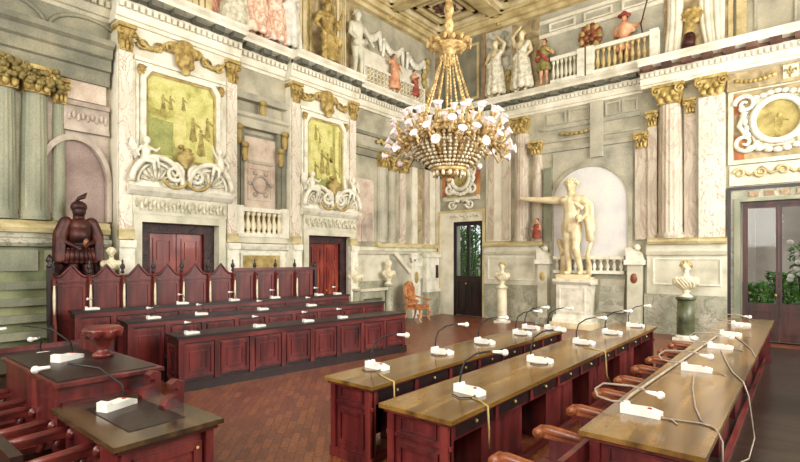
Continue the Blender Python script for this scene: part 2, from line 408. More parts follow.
for x, y, lab in ((.22, -2.75, 'small gilt pendant boss where a ceiling beam meets the side wall beam'),
                  (2.65, -.22, 'small gilt pendant boss where a ceiling beam meets the back wall beam'),
                  (2.65, -2.75, 'small gilt pendant boss at the crossing of two ceiling beams')):
    r = MB().lathe((x, y, 9.8), [(.01, -.26), (.06, -.22), (.09, -.14), (.06, -.09), (.16, -.03), (.2, 0)], 12)
    tag(r.build('ceiling_pendant', 'gold'), lab, 'pendant', 'gilt ceiling pendants')

# ---------------------------------------------------------------- cornices
def cornice(fr, u0, u1, o, zb=6.5, zt=7.18, m='cream', dent=True, mod='modillion'):
    h = zt - zb
    P_ = [(0, zb), (o + .05, zb), (o + .06, zb + .1 * h), (o + .1, zb + .12 * h), (o + .12, zb + .3 * h), (o + .14, zb + .52 * h), (o + .17, zb + .56 * h),
          (o + .17, zb + .72 * h), (o + .36, zb + .74 * h), (o + .37, zb + .84 * h), (o + .43, zb + .93 * h), (o + .45, zt), (0, zt)]
    mb = MB(fr).prof(P_, u0, u1)
    m2 = MB(fr)
    if dent:
        n = int((u1 - u0) / .12)
        for i in range(n):
            u = u0 + (i + .5) * (u1 - u0) / n
            mb.box(u - .035, u + .035, o + .1, o + .2, zb + .34 * h, zb + .5 * h)
        n = max(1, int((u1 - u0) / .42))
        for i in range(n):
            u = u0 + (i + .5) * (u1 - u0) / n
            m2.box(u - .11, u + .11, o + .15, o + .36, zb + .56 * h, zb + .745 * h)
    m2.box(u0, u1, o + .1, o + .175, zb + .57 * h, zb + .71 * h)
    trim(m2, mod)
    return trim(mb, m)
BAYS = ((-10.8, -8.27), (-6.75, -4.43))
cornice(FL, -17.1, BAYS[0][0] - .05, 0, m='plaster')
cornice(FL, BAYS[0][0] - .05, BAYS[0][1] + .05, .3)
cornice(FL, BAYS[0][1] + .05, BAYS[1][0] - .05, .08)
cornice(FL, BAYS[1][0] - .05, BAYS[1][1] + .05, .3)
cornice(FL, BAYS[1][1] + .05, -.3, .02)
cornice(FB, 0, 6.95, 0)
cornice(FB, 6.95, 13.6, .28, mod='modillion_red')

# ---------------------------------------------------------------- lower entablature of the darker stretch of the left wall
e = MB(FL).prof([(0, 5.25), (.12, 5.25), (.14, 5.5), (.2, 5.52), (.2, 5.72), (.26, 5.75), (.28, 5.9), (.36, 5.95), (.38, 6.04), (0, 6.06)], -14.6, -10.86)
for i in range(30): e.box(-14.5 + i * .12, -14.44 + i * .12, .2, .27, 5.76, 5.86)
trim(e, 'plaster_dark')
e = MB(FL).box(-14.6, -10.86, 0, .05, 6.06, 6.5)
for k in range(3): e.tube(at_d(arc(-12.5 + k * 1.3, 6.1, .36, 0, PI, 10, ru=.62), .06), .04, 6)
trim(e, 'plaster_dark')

# ---------------------------------------------------------------- dados and ledges
dd = MB(FL).box(-17, -10.86, 0, .12, 0, 2.22)
trim(dd, 'green_stone')
dd = MB(FL)
for k in range(5): dd.box(-17, -11.3, .12, .16 + .035 * (4 - k), .35 + k * .28, .48 + k * .28)
for a, b in ((-12.6, -12.0), (-11.9, -11.3)): dd.box(a, b, .12, .16, 1.78, 2.14)
trim(dd, 'column_green')
trim(MB(FL).prof([(0, 2.2), (.2, 2.2), (.24, 2.26), (.24, 2.33), (.1, 2.36), (.1, 2.44), (0, 2.45)], -17, -10.86), 'green_marble')
trim(MB(FL).prof([(0, 2.44), (.16, 2.44), (.19, 2.52), (.14, 2.58), (.16, 2.64), (0, 2.68)], -17, -10.86), 'ochre_ledge')

def capital(fr, u, z, w_, dpt, h=.45, parent=None, name='capital'):
    mb = MB(fr)
    mb.prism([(u - w_ * .42, z), (u + w_ * .42, z), (u + w_ * .55, z + h * .85), (u - w_ * .55, z + h * .85)], 0, dpt + .02)
    mb.box(u - w_ * .62, u + w_ * .62, 0, dpt + .09, z + h * .85, z + h)
    for sgn in (-1, 1):
        mb.tube(at_d(scroll(u + sgn * w_ * .45, z + h * .68, w_ * .2, w_ * .04, 1.3, PI / 2 if sgn < 0 else PI / 2, 12), dpt + .05), .035, 6)
    for k in range(3):
        mb.ell((u + (k - 1) * w_ * .3, dpt + .03, z + h * .22), (w_ * .14, .06, h * .2), 8)
    for k in range(2):
        mb.ell((u + (k - .5) * w_ * .36, dpt + .03, z + h * .5), (w_ * .13, .05, h * .18), 8)
    return mb.build(name, 'gold', parent)

def column(fr, u, r, z0, z1, m, label, caph=.45, d=.0, base_m='ochre_ledge', flute=.04, group='painted columns'):
    t = thing('column', label, 'column', fr((u, .0, z0)), group)
    mb = MB(fr)
    # half-round fluted shaft with a slight taper
    n = 18; zs = [0, .3, .6, 1]; vs = []; 
    for q, k in enumerate(zs):
        rr = r * (1 - .12 * k * k)
        for j in range(n + 1):
            a = PI * j / n; f = rr * (1 - flute * (j % 2))
            vs.append((u + f * math.cos(a), d + f * math.sin(a), z0 + .14 + (z1 - caph - z0 - .14) * k))
    fs = [(i * (n + 1) + j, i * (n + 1) + j + 1, (i + 1) * (n + 1) + j + 1, (i + 1) * (n + 1) + j) for i in range(3) for j in range(n)]
    mb.add(vs, fs)
    mb.build('shaft', m, t)
    b = MB(fr)
    for rr, za, zc in ((1.16, 0, .05), (1.2, .05, .08), (1.08, .08, .15)):
        o_ = [(u + r * rr * math.cos(PI * j / 14), d + r * rr * math.sin(PI * j / 14)) for j in range(15)]
        b.add([(p[0], p[1], z0 + za) for p in o_] + [(p[0], p[1], z0 + zc) for p in o_], [tuple(range(15)), tuple(range(15, 30))] + [(j, (j + 1) % 15, 15 + (j + 1) % 15, 15 + j) for j in range(15)])
    b.build('column_base', m, t)
    capital(fr, u, z1 - caph, r * 2, d + r, caph, t)
    return t
column(FL, -12.46, .2, 2.66, 5.28, 'column_green', 'grey-green fluted column with gold capital at the far left edge of the picture')
column(FL, -12.02, .21, 2.66, 5.28, 'column_green', 'thick grey-green fluted column with gold capital, left of the bronze statue')
column(FL, -11.66, .11, 2.66, 5.2, 'column_green', 'slim grey-green column directly beside the rose-mauve arched niche')

# arched niche
trim(MB(FL).box(-11.95, -10.84, 0, .01, 2.68, 5.25), 'mauve_stone')
n_ = thing('arched_niche', 'rose-mauve arched niche panel behind the dark bronze statue', 'niche', (0, -11.3, 2.66))
ar_in = arc(-11.42, 3.4, .75, 0, PI, 18, ru=.52)
MB(FL).prism([(-10.9, 2.68)] + ar_in + [(-11.94, 2.68)], 0, .02).build('niche_back', 'mauve', n_)
ro = [(-10.82, 2.68)] + arc(-11.42, 3.4, .86, 0, PI, 18, ru=.6) + [(-12.02, 2.68)]
ri = [(-10.9, 2.68)] + ar_in + [(-11.94, 2.68)]
MB(FL).ring(ro, ri, 0, .12, closed=False).build('archivolt', 'mauve_stone', n_)
fz = MB(FL).box(-11.6, -10.86, 0, .08, 4.4, 4.78).box(-11.6, -10.86, 0, .13, 4.78, 4.86).box(-11.6, -10.86, 0, .11, 4.32, 4.4)
trim(fz, 'mauve_stone')
trim(MB(FL).box(-11.55, -10.9, .0, .06, 4.9, 5.25), 'pink')
g = MB(FL)
for k in range(9): g.ell((-11.52 + k * .075, .09, 4.58 + .04 * (k % 2)), (.035, .03, .08), 6)
tag(g.build('carved_frieze', 'mauve_stone'), 'narrow band of carved ornament above the rose-mauve arched niche', 'frieze')
g = MB(FL)
fr2 = random.Random(2)
for k in range(90): g.ell((-12.6 + k * .0105, .24 + fr2.uniform(0, .1), 5.16 - .1 * (k / 90) + fr2.uniform(-.16, .16)), (.05, .045, .05), 6)
tag(g.build('gold_festoon', 'moss_gold'), 'mossy gold garland draped across the grey-green column capitals', 'festoon')

# ---------------------------------------------------------------- projecting door bays of the left wall
def curl(mb, uc, zc, r0, turns, a0, d, t_=.035, n=26, mirror=1):
    pts = scroll(0, 0, r0, .03, turns, a0, n)
    mb.tube([(uc + mirror * p[0], d, zc + p[1]) for p in pts], [t_ * (1 - .45 * i / n) for i in range(n + 1)], 7)

def baby(name, fr, u, d, z, h, m, parent, lean=1, arm_up=False):
    """small chubby sculpted figure, sitting, one continuous surface"""
    mb = MB(fr); s = h
    def A(x, y, zz): return (u + lean * x * s, d + y * s, z + zz * s)
    mb.cap(A(0, 0, .2), .17 * s, A(.02, .0, .55), .15 * s, 10)
    mb.ell(A(.05, .03, .86), (.13 * s, .13 * s, .15 * s), 10)
    mb.cap(A(.02, 0, .62), .07 * s, A(.05, .02, .78), .06 * s, 8)
    mb.cap(A(.08, .08, .16), .1 * s, A(.36, .16, .2), .08 * s, 8); mb.cap(A(.36, .16, .2), .075 * s, A(.42, .14, -.12), .05 * s, 8)
    mb.cap(A(-.06, .08, .14), .1 * s, A(.2, .26, .08), .08 * s, 8); mb.cap(A(.2, .26, .08), .07 * s, A(.22, .24, -.2), .05 * s, 8)
    mb.cap(A(.14, .04, .6), .07 * s, A(.34, .1, .5 if not arm_up else .8), .055 * s, 8); mb.cap(A(.34, .1, .5 if not arm_up else .8), .05 * s, A(.44, .16, .62 if not arm_up else 1.05), .04 * s, 8)
    mb.cap(A(-.14, .04, .6), .07 * s, A(-.3, .08, .4), .055 * s, 8); mb.cap(A(-.3, .08, .4), .05 * s, A(-.26, .16, .24), .04 * s, 8)
    return mb.build(name, m, parent, remesh=.018, smooth_it=2)

def bay(k, y0, y1, where, dy0, dy1, dz, painting):
    uc = (y0 + y1) / 2; W = y1 - y0; D = .3
    # masonry of the bay around the door opening
    mb = MB(FL)
    mb.box(y0, dy0 - .14, 0, D, 0, 6.5).box(dy1 + .14, y1, 0, D, 0, 6.5).box(dy0 - .14, dy1 + .14, 0, D, dz + .12, 6.5)
    trim(mb, 'cream')
    # marble pilasters
    for a in (y0 + .02, y1 - .26):
        trim(MB(FL).box(a, a + .24, D, D + .06, 2.5, 6.05), 'cream_vein')
        trim(MB(FL).box(a - .02, a + .26, D, D + .12, 0, 2.2).box(a - .03, a + .27, D, D + .16, 2.2, 2.34), 'white')
        g = MB(FL).box(a - .02, a + .26, D, D + .1, 2.36, 2.56)
        trim(g, 'ochre_ledge')
    for a, side in ((y0 + .14, 'left'), (y1 - .14, 'right')):
        t = thing('pilaster_capital', 'gold acanthus capital on the %s pilaster of the %s' % (side, where), 'capital', (D, a, 5.95), 'gold pilaster capitals')
        capital(FL, a, 5.95, .26, D + .08, .5, t, 'capital_leaves')
    # door
    dn = MB(FL)
    NT = 2 if k == 0 else 3
    door = MB(FL).ring([(dy0, 0), (dy1, 0), (dy1, dz), (dy0, dz)], [(dy0 + .24, 0), (dy1 - .24, 0), (dy1 - .24, dz - .2), (dy0 + .24, dz - .2)], .01, .16).build('door_%d' % (k + 1), 'door_dark')
    door['kind'] = 'structure'; door['label'] = 'panelled red wooden double door %s' % ('under the larger cherub pediment' if k == 0 else 'near the busts'); 
    base = WLOC[door.name]
    a0, a1 = dy0 + .24, dy1 - .24; mid = (a0 + a1) / 2
    for s0, s1 in ((a0, mid - .01), (mid + .01, a1)):
        lf = MB(FL).box(s0, s1, .01, .07, 0, dz - .2)
        lf = lf.build('door_leaf', 'wood_door', door)
        for z0, z1 in ((.15, .75), (.9, 1.75), (1.88, dz - .3)):
            p = MB(FL).frame(s0 + .09, s1 - .09, z0, z1, .05, .07, .095)
            p.box(s0 + .17, s1 - .17, .07, .085, z0 + .08, z1 - .08)
            p.build('door_panel', 'wood_door', lf)
    kb = MB(FL).ell((mid + .06, .1, 1.1), (.03, .03, .03), 8); kb.build('door_handle', 'gold', door)
    # stone architrave round the door
    trim(MB(FL).ring([(dy0 - .16, 0), (dy1 + .16, 0), (dy1 + .16, dz + .15), (dy0 - .16, dz + .15)], [(dy0, 0), (dy1, 0), (dy1, dz), (dy0, dz)], .1, D + .07), 'stone')
    # carved lintel
    lt = thing('carved_lintel', 'carved leaf frieze lintel above the door of the %s' % where, 'lintel', (D, uc, dz + .16), 'carved door lintels')
    l0, l1 = dy0 - .18, dy1 + .18
    MB(FL).box(l0, l1, D, D + .082, dz + .15, dz + .52).build('lintel_block', 'stone', lt)
    g = MB(FL); n = 24
    for i in range(n):
        u = l0 + .08 + (l1 - l0 - .16) * i / (n - 1)
        g.ell((u, D + .085, dz + .34), (.034, .04, .15), 7, R=Matrix.Rotation(.5 if i % 2 else -.5, 3, 'X'))
    g.build('carved_leaves', 'carved', lt)
    MB(FL).prof([(D, dz + .5), (D + .12, dz + .52), (D + .2, dz + .6), (D + .24, dz + .68), (D, dz + .7)], l0 - .1, l1 + .1).build('lintel_cornice', 'white', lt)
    # broken scroll pediment with shells
    zb = dz + .7; hw = (l1 - l0) / 2 + .08; pc = (l0 + l1) / 2
    pd = thing('scroll_pediment', 'white scroll and shell pediment over the door of the %s' % where, 'pediment', (D, pc, zb), 'scroll pediments')
    mb = MB(FL)
    mb.prism([(pc - hw, zb), (pc + hw, zb), (pc + hw, zb + .1), (pc + hw * .6, zb + .5), (pc + .2, zb + .56), (pc, zb + .42), (pc - .2, zb + .56), (pc - hw * .6, zb + .5), (pc - hw, zb + .1)], D, D + .1)
    mb.build('pediment_back', 'white', pd)
    for sg in (-1, 1):
        arch = MB(FL)
        oc = pc + sg * hw * .52
        arch.prism(arc(oc, zb + .08, .46, 0, PI, 14, ru=hw * .42), D, D + .12)
        arch.tube(at_d(arc(oc, zb + .06, .52, 0, PI, 16, ru=hw * .46), D + .2), .055, 8)
        curl(arch, pc + sg * .24, zb + .3, .2, 1.6, PI * .5, D + .2, .05, mirror=sg)
        arch.tube(at_d(arc(oc, zb + .06, .4, 0, PI, 14, ru=hw * .35), D + .16), .03, 6)
        arch.build('volute', 'white', pd)
    for sg in (-1, 1):
        sh = MB(FL)
        oc = pc + sg * hw * .52
        for q in range(8):
            a = PI * (q + .5) / 8
            sh.tube([(oc + .05 * math.cos(a), D + .12, zb + .1), (oc + hw * .3 * math.cos(a), D + .16, zb + .1 + .3 * math.sin(a))], [.012, .04], 6)
        sh.build('shell_ribs', 'carved', pd)
    for sg in (-1, 1):
        gt = MB(FL)
        gt.tube(at_d(arc(pc + sg * .24, zb + .2, .2, PI * 1.05, PI * 1.95, 10, ru=.24), D + .24), .035, 7)
        gt.build('gold_swag', 'gold_flat', pd)
    for sg, sd in ((-1, 'left'), (1, 'right')):
        ch = thing('cherub_statue', 'white cherub on the %s end of the pediment of the %s' % (sd, where), 'cherub', (D + .15, pc + sg * hw * .72, zb + .42), 'pediment cherubs')
        b = baby('cherub_body', FL, pc + sg * hw * .74, D + .16, zb + .42, .54, 'white', ch, lean=-sg, arm_up=(sg > 0))
        wg = MB(FL)
        for q in range(4):
            wg.ell((pc + sg * (hw * .74 + .14 + .03 * q), D + .1, zb + .62 + .06 * q), (.05, .03, .14), 7, R=Matrix.Rotation(sg * .5, 3, 'X'))
        wg.build('wing', 'white', ch)
    vs = thing('gilt_vase', 'small gilt vase on the pediment of the %s' % where, 'vase', (D + .2, pc, zb + .5), 'gilt pediment vases')
    MB().lathe((D + .17, pc, zb + .42), [(.03, 0), (.07, .03), (.05, .06), (.16, .16), (.18, .25), (.12, .31), (.16, .33), (.06, .36)], 14).build('vase_body', 'gold_flat', vs)
    fl = MB()
    for q in range(7): fl.ell((D + .17 + .06 * math.cos(q * 2.4), pc + .12 * math.sin(q * 2.1), zb + .8 + .03 * (q % 3)), (.05, .06, .05), 7)
    fl.build('gilt_fruit', 'gold_flat', vs)
    trim(MB(FL).frame(y0 + .34, y1 - .36, 3.5, 5.84, .05, D, D + .03), 'white')
    # painting
    p0, p1, z0, z1 = y0 + .5, y1 - .54, 3.86, 5.7
    pt = thing('wall_painting', painting[0], 'painting', (D, (p0 + p1) / 2, z0), 'yellow-green wall paintings')
    def oct_(i):
        a, b, c_, d_ = p0 + i, p1 - i, z0 + i, z1 - i; k_ = .16 - i * .4
        return [(a, c_), (b, c_), (b, d_ - k_), (b - k_ * .7, d_), (a + k_ * .7, d_), (a, d_ - k_)]
    cv = MB(FL); cv.prism(oct_(.0), D, D + .02)
    cv.build('canvas', 'tapestry', pt)
    MB(FL).ring(oct_(-.09), oct_(.0), D, D + .09).build('painting_frame', 'white', pt)
    MB(FL).ring(oct_(.0), oct_(.05), D, D + .045).build('gilt_fillet', 'gold_flat', pt)
    w_ = p1 - p0; h_ = z1 - z0; rs = random.Random(11 + k)
    def paint(name, polys, m, lift):
        mb = MB(FL)
        for pl in polys: mb.prism([(p0 + u * w_, z0 + v * h_) for u, v in pl], D + .015, D + .021 + lift)
        return mb.build(name, m, pt)
    def blobfig(u, v, s):     # flat brushed figure: head, torso with robe, arm
        o = []
        o.append([(u + .035 * s * math.cos(a * PI / 4), v + .42 * s * .5 + .03 * s * math.sin(a * PI / 4)) for a in range(8)])
        o.append([(u - .05 * s, v + .18 * s), (u + .055 * s, v + .175 * s), (u + .04 * s, v + .1 * s), (u + .09 * s, v - .14 * s), (u - .02 * s, v - .17 * s), (u - .08 * s, v - .13 * s), (u - .035 * s, v + .08 * s)])
        o.append([(u + .05 * s, v + .17 * s), (u + .17 * s, v + .1 * s), (u + .16 * s, v + .075 * s), (u + .045 * s, v + .12 * s)])
        return o
    for kind, m, lift, polys in painting[1]:
        if kind == 'fig':
            for u, v, s in polys: paint('painted_figure', blobfig(u, v, s), m, lift)
        else:
            for q_ in polys: paint(kind, [q_], m, lift)
    # gilded frieze: festoons with a mask in the middle
    trim(MB(FL).box(y0 + .3, y1 - .3, D, D + .05, 5.86, 5.93), 'white')
    mk = thing('gilt_mask', 'gilded lion-like mask at the top of the %s' % where, 'mask', (D, uc, 5.75), 'gilt masks')
    g = MB(FL)
    g.ell((uc, D + .1, 6.12), (.2, .14, .26), 12); g.ell((uc, D + .22, 6.06), (.06, .07, .12), 8)
    for sg in (-1, 1):
        g.ell((uc + sg * .09, D + .2, 6.18), (.05, .05, .04), 8); g.ell((uc + sg * .2, D + .1, 6.3), (.1, .08, .12), 8)
        g.ell((uc + sg * .1, D + .18, 5.98), (.08, .07, .09), 8); g.tube(at_d(scroll(uc + sg * .27, 6.28, .13, .03, 1.3, 0, 14), D + .08), .035, 6)
    g.ell((uc, D + .16, 5.86), (.1, .08, .1), 8); g.ell((uc, D + .12, 6.42), (.18, .1, .09), 8)
    g.build('mask_face', 'gold', mk, remesh=.022, smooth_it=1)
    for sg, sd in ((-1, 'left'), (1, 'right')):
        f = MB(FL); a = uc + sg * .38; b = uc + sg * (W / 2 - .34)
        n = 12
        for i in range(n + 1):
            u = a + (b - a) * i / n; z = 6.3 - .16 * math.sin(PI * i / n)
            f.ell((u, D + .06, z), (.034 + .02 * math.sin(PI * i / n), .045, .03 + .022 * math.sin(PI * i / n)), 7)
        f.tube(at_d(scroll(a + sg * .12, 6.2, .12, .03, 1.2, 0, 12), D + .05), .026, 6); f.tube(at_d(scroll(b - sg * .12, 6.2, .12, .03, 1.2, PI, 12), D + .05), .026, 6)
        tag(f.build('gilt_festoon', 'gold'), 'gilded festoon to the %s of the mask, %s' % (sd, where), 'festoon', 'gilt festoons')
        r = MB(FL).lathe((0, 0, 0), [(.01, 0), (.02, .01)], 6) if False else MB(FL)
        for q in range(6): r.ell((uc + sg * (W / 2 - .42) + .05 * math.cos(q * PI / 3), D + .07, 5.68 + .07 * math.sin(q * PI / 3)), (.045, .03, .05), 6)
        r.ell((uc + sg * (W / 2 - .42), D + .08, 5.68), (.04, .04, .04), 6)
        tag(r.build('gilt_rosette', 'gold'), 'small gilt rosette, %s upper corner of the painting, %s' % (sd, where), 'rosette', 'gilt corner rosettes')

P1 = ('yellow-green wall painting with a dark green block and brushed figures, above the wider red door',
      [('painted_tower', 'tap_green', 0, [[(.02, .12), (.38, .12), (.38, .5), (.02, .52)]]),
       ('painted_pillar', 'tap_light', .001, [[(.4, .14), (.56, .14), (.56, .6), (.4, .6)], [(.7, .3), (.95, .34), (.95, .62), (.72, .6)]]),
       ('painted_steps', 'tap_dark', .001, [[(.03, .04), (.97, .04), (.97, .1), (.03, .1)], [(.03, .55), (.3, .53), (.3, .6), (.03, .63)]]),
       ('fig', 'tap_brown', .002, [(.24, .66, .55), (.34, .7, .4), (.66, .44, .7), (.78, .3, .8), (.88, .5, .6), (.52, .72, .4)])])
P2 = ('yellow-green wall painting with pillar and crowd of figures, above the door near the busts',
      [('painted_pillar', 'tap_dark', .001, [[(.72, .2), (.79, .2), (.79, .92), (.72, .92)], [(.9, .2), (.95, .2), (.95, .9), (.9, .9)]]),
       ('painted_cloth', 'tap_light', .001, [[(.8, .3), (.89, .3), (.89, .88), (.8, .88)], [(.1, .45), (.35, .4), (.3, .62), (.12, .65)]]),
       ('painted_steps', 'tap_green', .001, [[(.03, .04), (.97, .04), (.97, .12), (.03, .16)]]),
       ('fig', 'tap_brown', .002, [(.25, .78, .55), (.36, .72, .4), (.42, .36, .9), (.58, .34, .8), (.68, .5, .6), (.8, .2, .6), (.24, .24, .6)])])
bay(0, BAYS[0][0], BAYS[0][1], 'bay by the bronze statue', -10.37, -8.74, 2.71, P1)
bay(1, BAYS[1][0], BAYS[1][1], 'bay near the busts', -6.2, -4.65, 2.6, P2)

# ---------------------------------------------------------------- balustrades
def baluster_prof(h): return [(.05, 0), (.05, .06 * h), (.028, .1 * h), (.06, .3 * h), (.056, .42 * h), (.024, .68 * h), (.022, .8 * h), (.045, .86 * h), (.05, h)]
def balustrade(fr, u0, u1, z0, z1, d, n, label, m_b='white', m_r='white', posts=(), wscale=1.0, group='balustrades', slope=0):
    t = thing('balustrade', label, 'balustrade', fr(((u0 + u1) / 2, d, z0)), group)
    h = z1 - z0
    MB(fr).box(u0, u1, d - .09, d + .09, z1 - .1, z1).build('top_rail', m_r, t)
    MB(fr).box(u0, u1, d - .09, d + .09, z0, z0 + .09).build('bottom_rail', m_r, t)
    P_ = [(r * wscale, z) for r, z in baluster_prof(h - .19)]
    for i in range(n):
        u = u0 + (i + .5) * (u1 - u0) / n
        c_ = fr((u, d, z0 + .09))
        MB().lathe(c_, P_, 10).build('baluster', m_b, t)
    for u in posts:
        MB(fr).box(u - .1, u + .1, d - .11, d + .11, z0 - .01, z1 + .03).build('post', m_r, t)
    return t

# window-like recess between the two bays
u0, u1 = BAYS[0][1], BAYS[1][0]
trim(MB(FL).box(u0, u1, 0, .03, 3.2, 5.0), 'plaster_dark')
rp = thing('rose_panel', 'rose-coloured carved wall panel between grey pilasters, above the gilt balustrade', 'panel', (0.03, -7.45, 3.25))
MB(FL).box(-7.92, -7.02, .03, .06, 3.2, 4.92).build('panel_field', 'pink', rp)
MB(FL).frame(-7.82, -7.12, 3.4, 4.2, .05, .06, .085).build('panel_molding', 'pink', rp)
g = MB(FL).tube(at_d(arc(-7.47, 3.8, .2, 0, 2 * PI, 18), .08), .03, 6)
for k in range(6): g.ell((-7.47 + .3 * math.cos(k * PI / 3), .08, 3.8 + .3 * math.sin(k * PI / 3)), (.07, .03, .06), 7)
g.build('carved_wreath', 'mauve_stone', rp)
MB(FL).box(-7.82, -7.12, .06, .09, 4.28, 4.36).build('panel_band', 'mauve_stone', rp)
for a, nm in ((u0 + .14, 'left'), (u0 + .3, 'inner left'), (u1 - .22, 'right'),):
    pass
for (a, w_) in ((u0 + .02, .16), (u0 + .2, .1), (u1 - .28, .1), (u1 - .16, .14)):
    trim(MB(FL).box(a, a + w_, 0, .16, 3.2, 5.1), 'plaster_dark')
trim(MB(FL).prof([(0, 5.1), (.2, 5.1), (.22, 5.3), (.28, 5.34), (.28, 5.42), (0, 5.44)], u0, u1).prof([(0, 5.75), (.2, 5.75), (.24, 5.9), (0, 5.95)], u0, u1), 'plaster_blue')
trim(MB(FL).box(u0, u1, 0, .1, 5.95, 6.5), 'plaster')
for a, z, lab in ((u0 + .12, 4.9, 'upper gold bracket on the grey pilaster left of the rose panel'), (u0 + .28, 4.5, 'lower gold bracket on the grey pilaster left of the rose panel'),
                  (u1 - .1, 4.95, 'upper gold bracket on the grey pilaster right of the rose panel'), (u1 - .22, 4.5, 'lower gold bracket on the grey pilaster right of the rose panel'),
                  (-7.5, 5.58, 'faded gold ornament above the rose panel')):
    g = MB(FL).ell((a, .2, z), (.09, .06, .2), 9).ell((a, .23, z + .16), (.11, .06, .08), 8).ell((a, .22, z - .16), (.06, .05, .08), 8)
    tag(g.build('gold_bracket', 'gold_flat'), lab, 'bracket', 'gold brackets by the rose panel')
balustrade(FL, u0 + .02, u1 - .02, 2.5, 3.2, .16, 10, 'white and gold balustrade below the rose wall panel, between the two door bays', m_b='bust', posts=(u0 + .11, u1 - .11), wscale=1.25)
trim(MB(FL).box(u0, u1, 0, .06, 2.5, 3.2), 'gold_flat')
trim(MB(FL).box(u0, u1, 0, .16, 0, 2.2).prof([(.0, 2.2), (.24, 2.2), (.28, 2.3), (.24, 2.34), (0, 2.36)], u0, u1), 'white')
trim(MB(FL).box(u0, u1, 0, .22, 2.36, 2.5), 'stone')
gp = thing('gold_dado_panel', 'ochre gold rectangular panel low on the white wall behind the stalls', 'panel', (.16, -7.5, 1.3))
MB(FL).box(-8.04, -6.98, .16, .18, 1.3, 2.06).build('panel_field', 'gold_flat', gp)
MB(FL).frame(-8.1, -6.92, 1.24, 2.12, .06, .16, .2).build('panel_molding', 'white', gp)

# ---------------------------------------------------------------- left wall towards the corner
u0, u1 = BAYS[1][1], 0
trim(MB(FL).box(u0, u1, 0, .14, 0, 1.3), 'green_marble')
trim(MB(FL).box(u0, u1, 0, .12, 1.3, 2.15).prof([(0, 2.12), (.2, 2.12), (.24, 2.2), (.1, 2.24), (.1, 2.34), (0, 2.35)], u0, u1), 'stone')
trim(MB(FL).prof([(0, 2.34), (.16, 2.34), (.18, 2.42), (.14, 2.48), (0, 2.5)], -3.3, -.02), 'ochre_ledge')
trim(MB(FL).box(u0 + .05, -3.35, 0, .03, 2.5, 4.4), 'pink')
trim(MB(FL).box(u0, u1, 0, .1, 5.1, 5.3).box(u0, u1, 0, .16, 5.3, 5.38).box(u0, u1, 0, .08, 5.75, 5.85), 'plaster_dark')
trim(MB(FL).prism([(-3.9, 2.5), (-3.4, 2.5), (-3.4, 3.4)] + [(-3.4 - .5 * math.sin(a * PI / 16), 2.9 + .5 * math.cos(a * PI / 16)) for a in range(0, 9)], .03, .05), 'mauve_stone')
column(FL, -3.0, .2, 2.48, 5.3, 'plaster_blue', 'grey fluted column with gold capital, beside the rose panel near the seated chair', .45)
column(FL, -2.5, .16, 2.48, 5.2, 'plaster', 'slim grey fluted column, second from the rose panel near the corner', .4)
column(FL, -1.95, .17, 2.48, 5.2, 'column_pink', 'pale fluted column with gold capital, left of the red-brown strip', .4)
trim(MB(FL).box(-1.45, -1.15, 0, .06, 2.48, 6.4), 'cream')
trim(MB(FL).box(-1.12, -.88, 0, .05, 2.48, 5.2), 'fresco_tan')
trim(MB(FL).box(-.8, -.5, 0, .1, 2.48, 6.4), 'column_pink'); trim(MB(FL).box(-.42, -.1, 0, .05, 2.48, 6.4), 'cream')
g = MB(FL)
for k in range(8): g.ell((-3.2 + .12 * k, .1, 5.62 + .05 * (k % 2)), (.1, .05, .07), 7)
tag(g.build('gold_festoon', 'gold_flat'), 'faded gold swag painted high above the grey fluted columns near the corner', 'festoon')
# stair-like painted string and console
st = thing('painted_stair', 'pale painted stair parapet sloping down behind the gilt chair', 'stair', (.14, -2.2, 1.1))
MB(FL).prism([(-2.7, 2.2), (-2.45, 2.2), (-1.62, 1.5), (-1.62, 1.35)], .14, .24).build('handrail', 'cream', st)
MB(FL).prism([(-2.7, 2.1), (-1.7, 1.36), (-1.7, .5), (-2.7, .5)], .14, .17).build('stair_wall', 'plaster_blue', st)
sc = MB(FL); sc.tube(at_d(scroll(-1.5, 1.95, .2, .03, 1.5, 0, 22), .22), .05, 7); sc.box(-1.72, -1.3, .14, .24, 2.0, 2.14)
sc.build('volute', 'white', st)
np_ = thing('newel_post', 'white stone newel post with a dark oval medallion beside the gilt chair', 'post', (.2, -1.55, 0))
MB(FL).box(-1.78, -1.3, .14, .3, 0, 1.85).box(-1.82, -1.26, .14, .34, 1.72, 1.85).box(-1.82, -1.26, .14, .34, .0, .2).build('post_block', 'white', np_)
MB(FL).ell((-1.54, .31, 1.35), (.1, .03, .2), 12).build('medallion', 'gold_flat', np_)
cp = thing('corner_pedestal', 'tall white wall pedestal left of the far garden door', 'pedestal', (.2, -.6, 0))
MB(FL).box(-.95, -.2, .12, .3, .9, 2.05).box(-1.0, -.15, .12, .36, 2.02, 2.14).box(-.98, -.17, .12, .34, .82, .92).build('pedestal_block', 'white', cp)
MB(FL).box(-.98, -.17, .12, .33, 0, .82).build('pedestal_base', 'green_marble', cp)
MB(FL).box(-.42, -.3, .3, .34, 1.3, 1.75).build('dark_slot', 'wood_dark', cp)
fp = thing('marble_console', 'grey-green marble console with arched opening between the two busts by the wall', 'console', (.3, -3.78, 0))
o_ = [(-4.32, 0), (-4.32, 1.02), (-3.26, 1.02), (-3.26, 0)]; i_ = [(-4.2, 0), (-4.2, .8), (-3.38, .8), (-3.38, 0)]
MB(FL).ring(o_, i_, .14, .42, closed=False).build('console_frame', 'green_marble', fp)
MB(FL).box(-4.2, -3.38, .14, .2, 0, .82).build('console_back', 'green_stone', fp)
MB(FL).box(-4.4, -3.18, .14, .48, 1.02, 1.1).build('console_top', 'stone', fp)
# ---------------------------------------------------------------- back wall
trim(MB(FB).box(0, .2, 0, .05, 2.5, 6.5), 'cream')
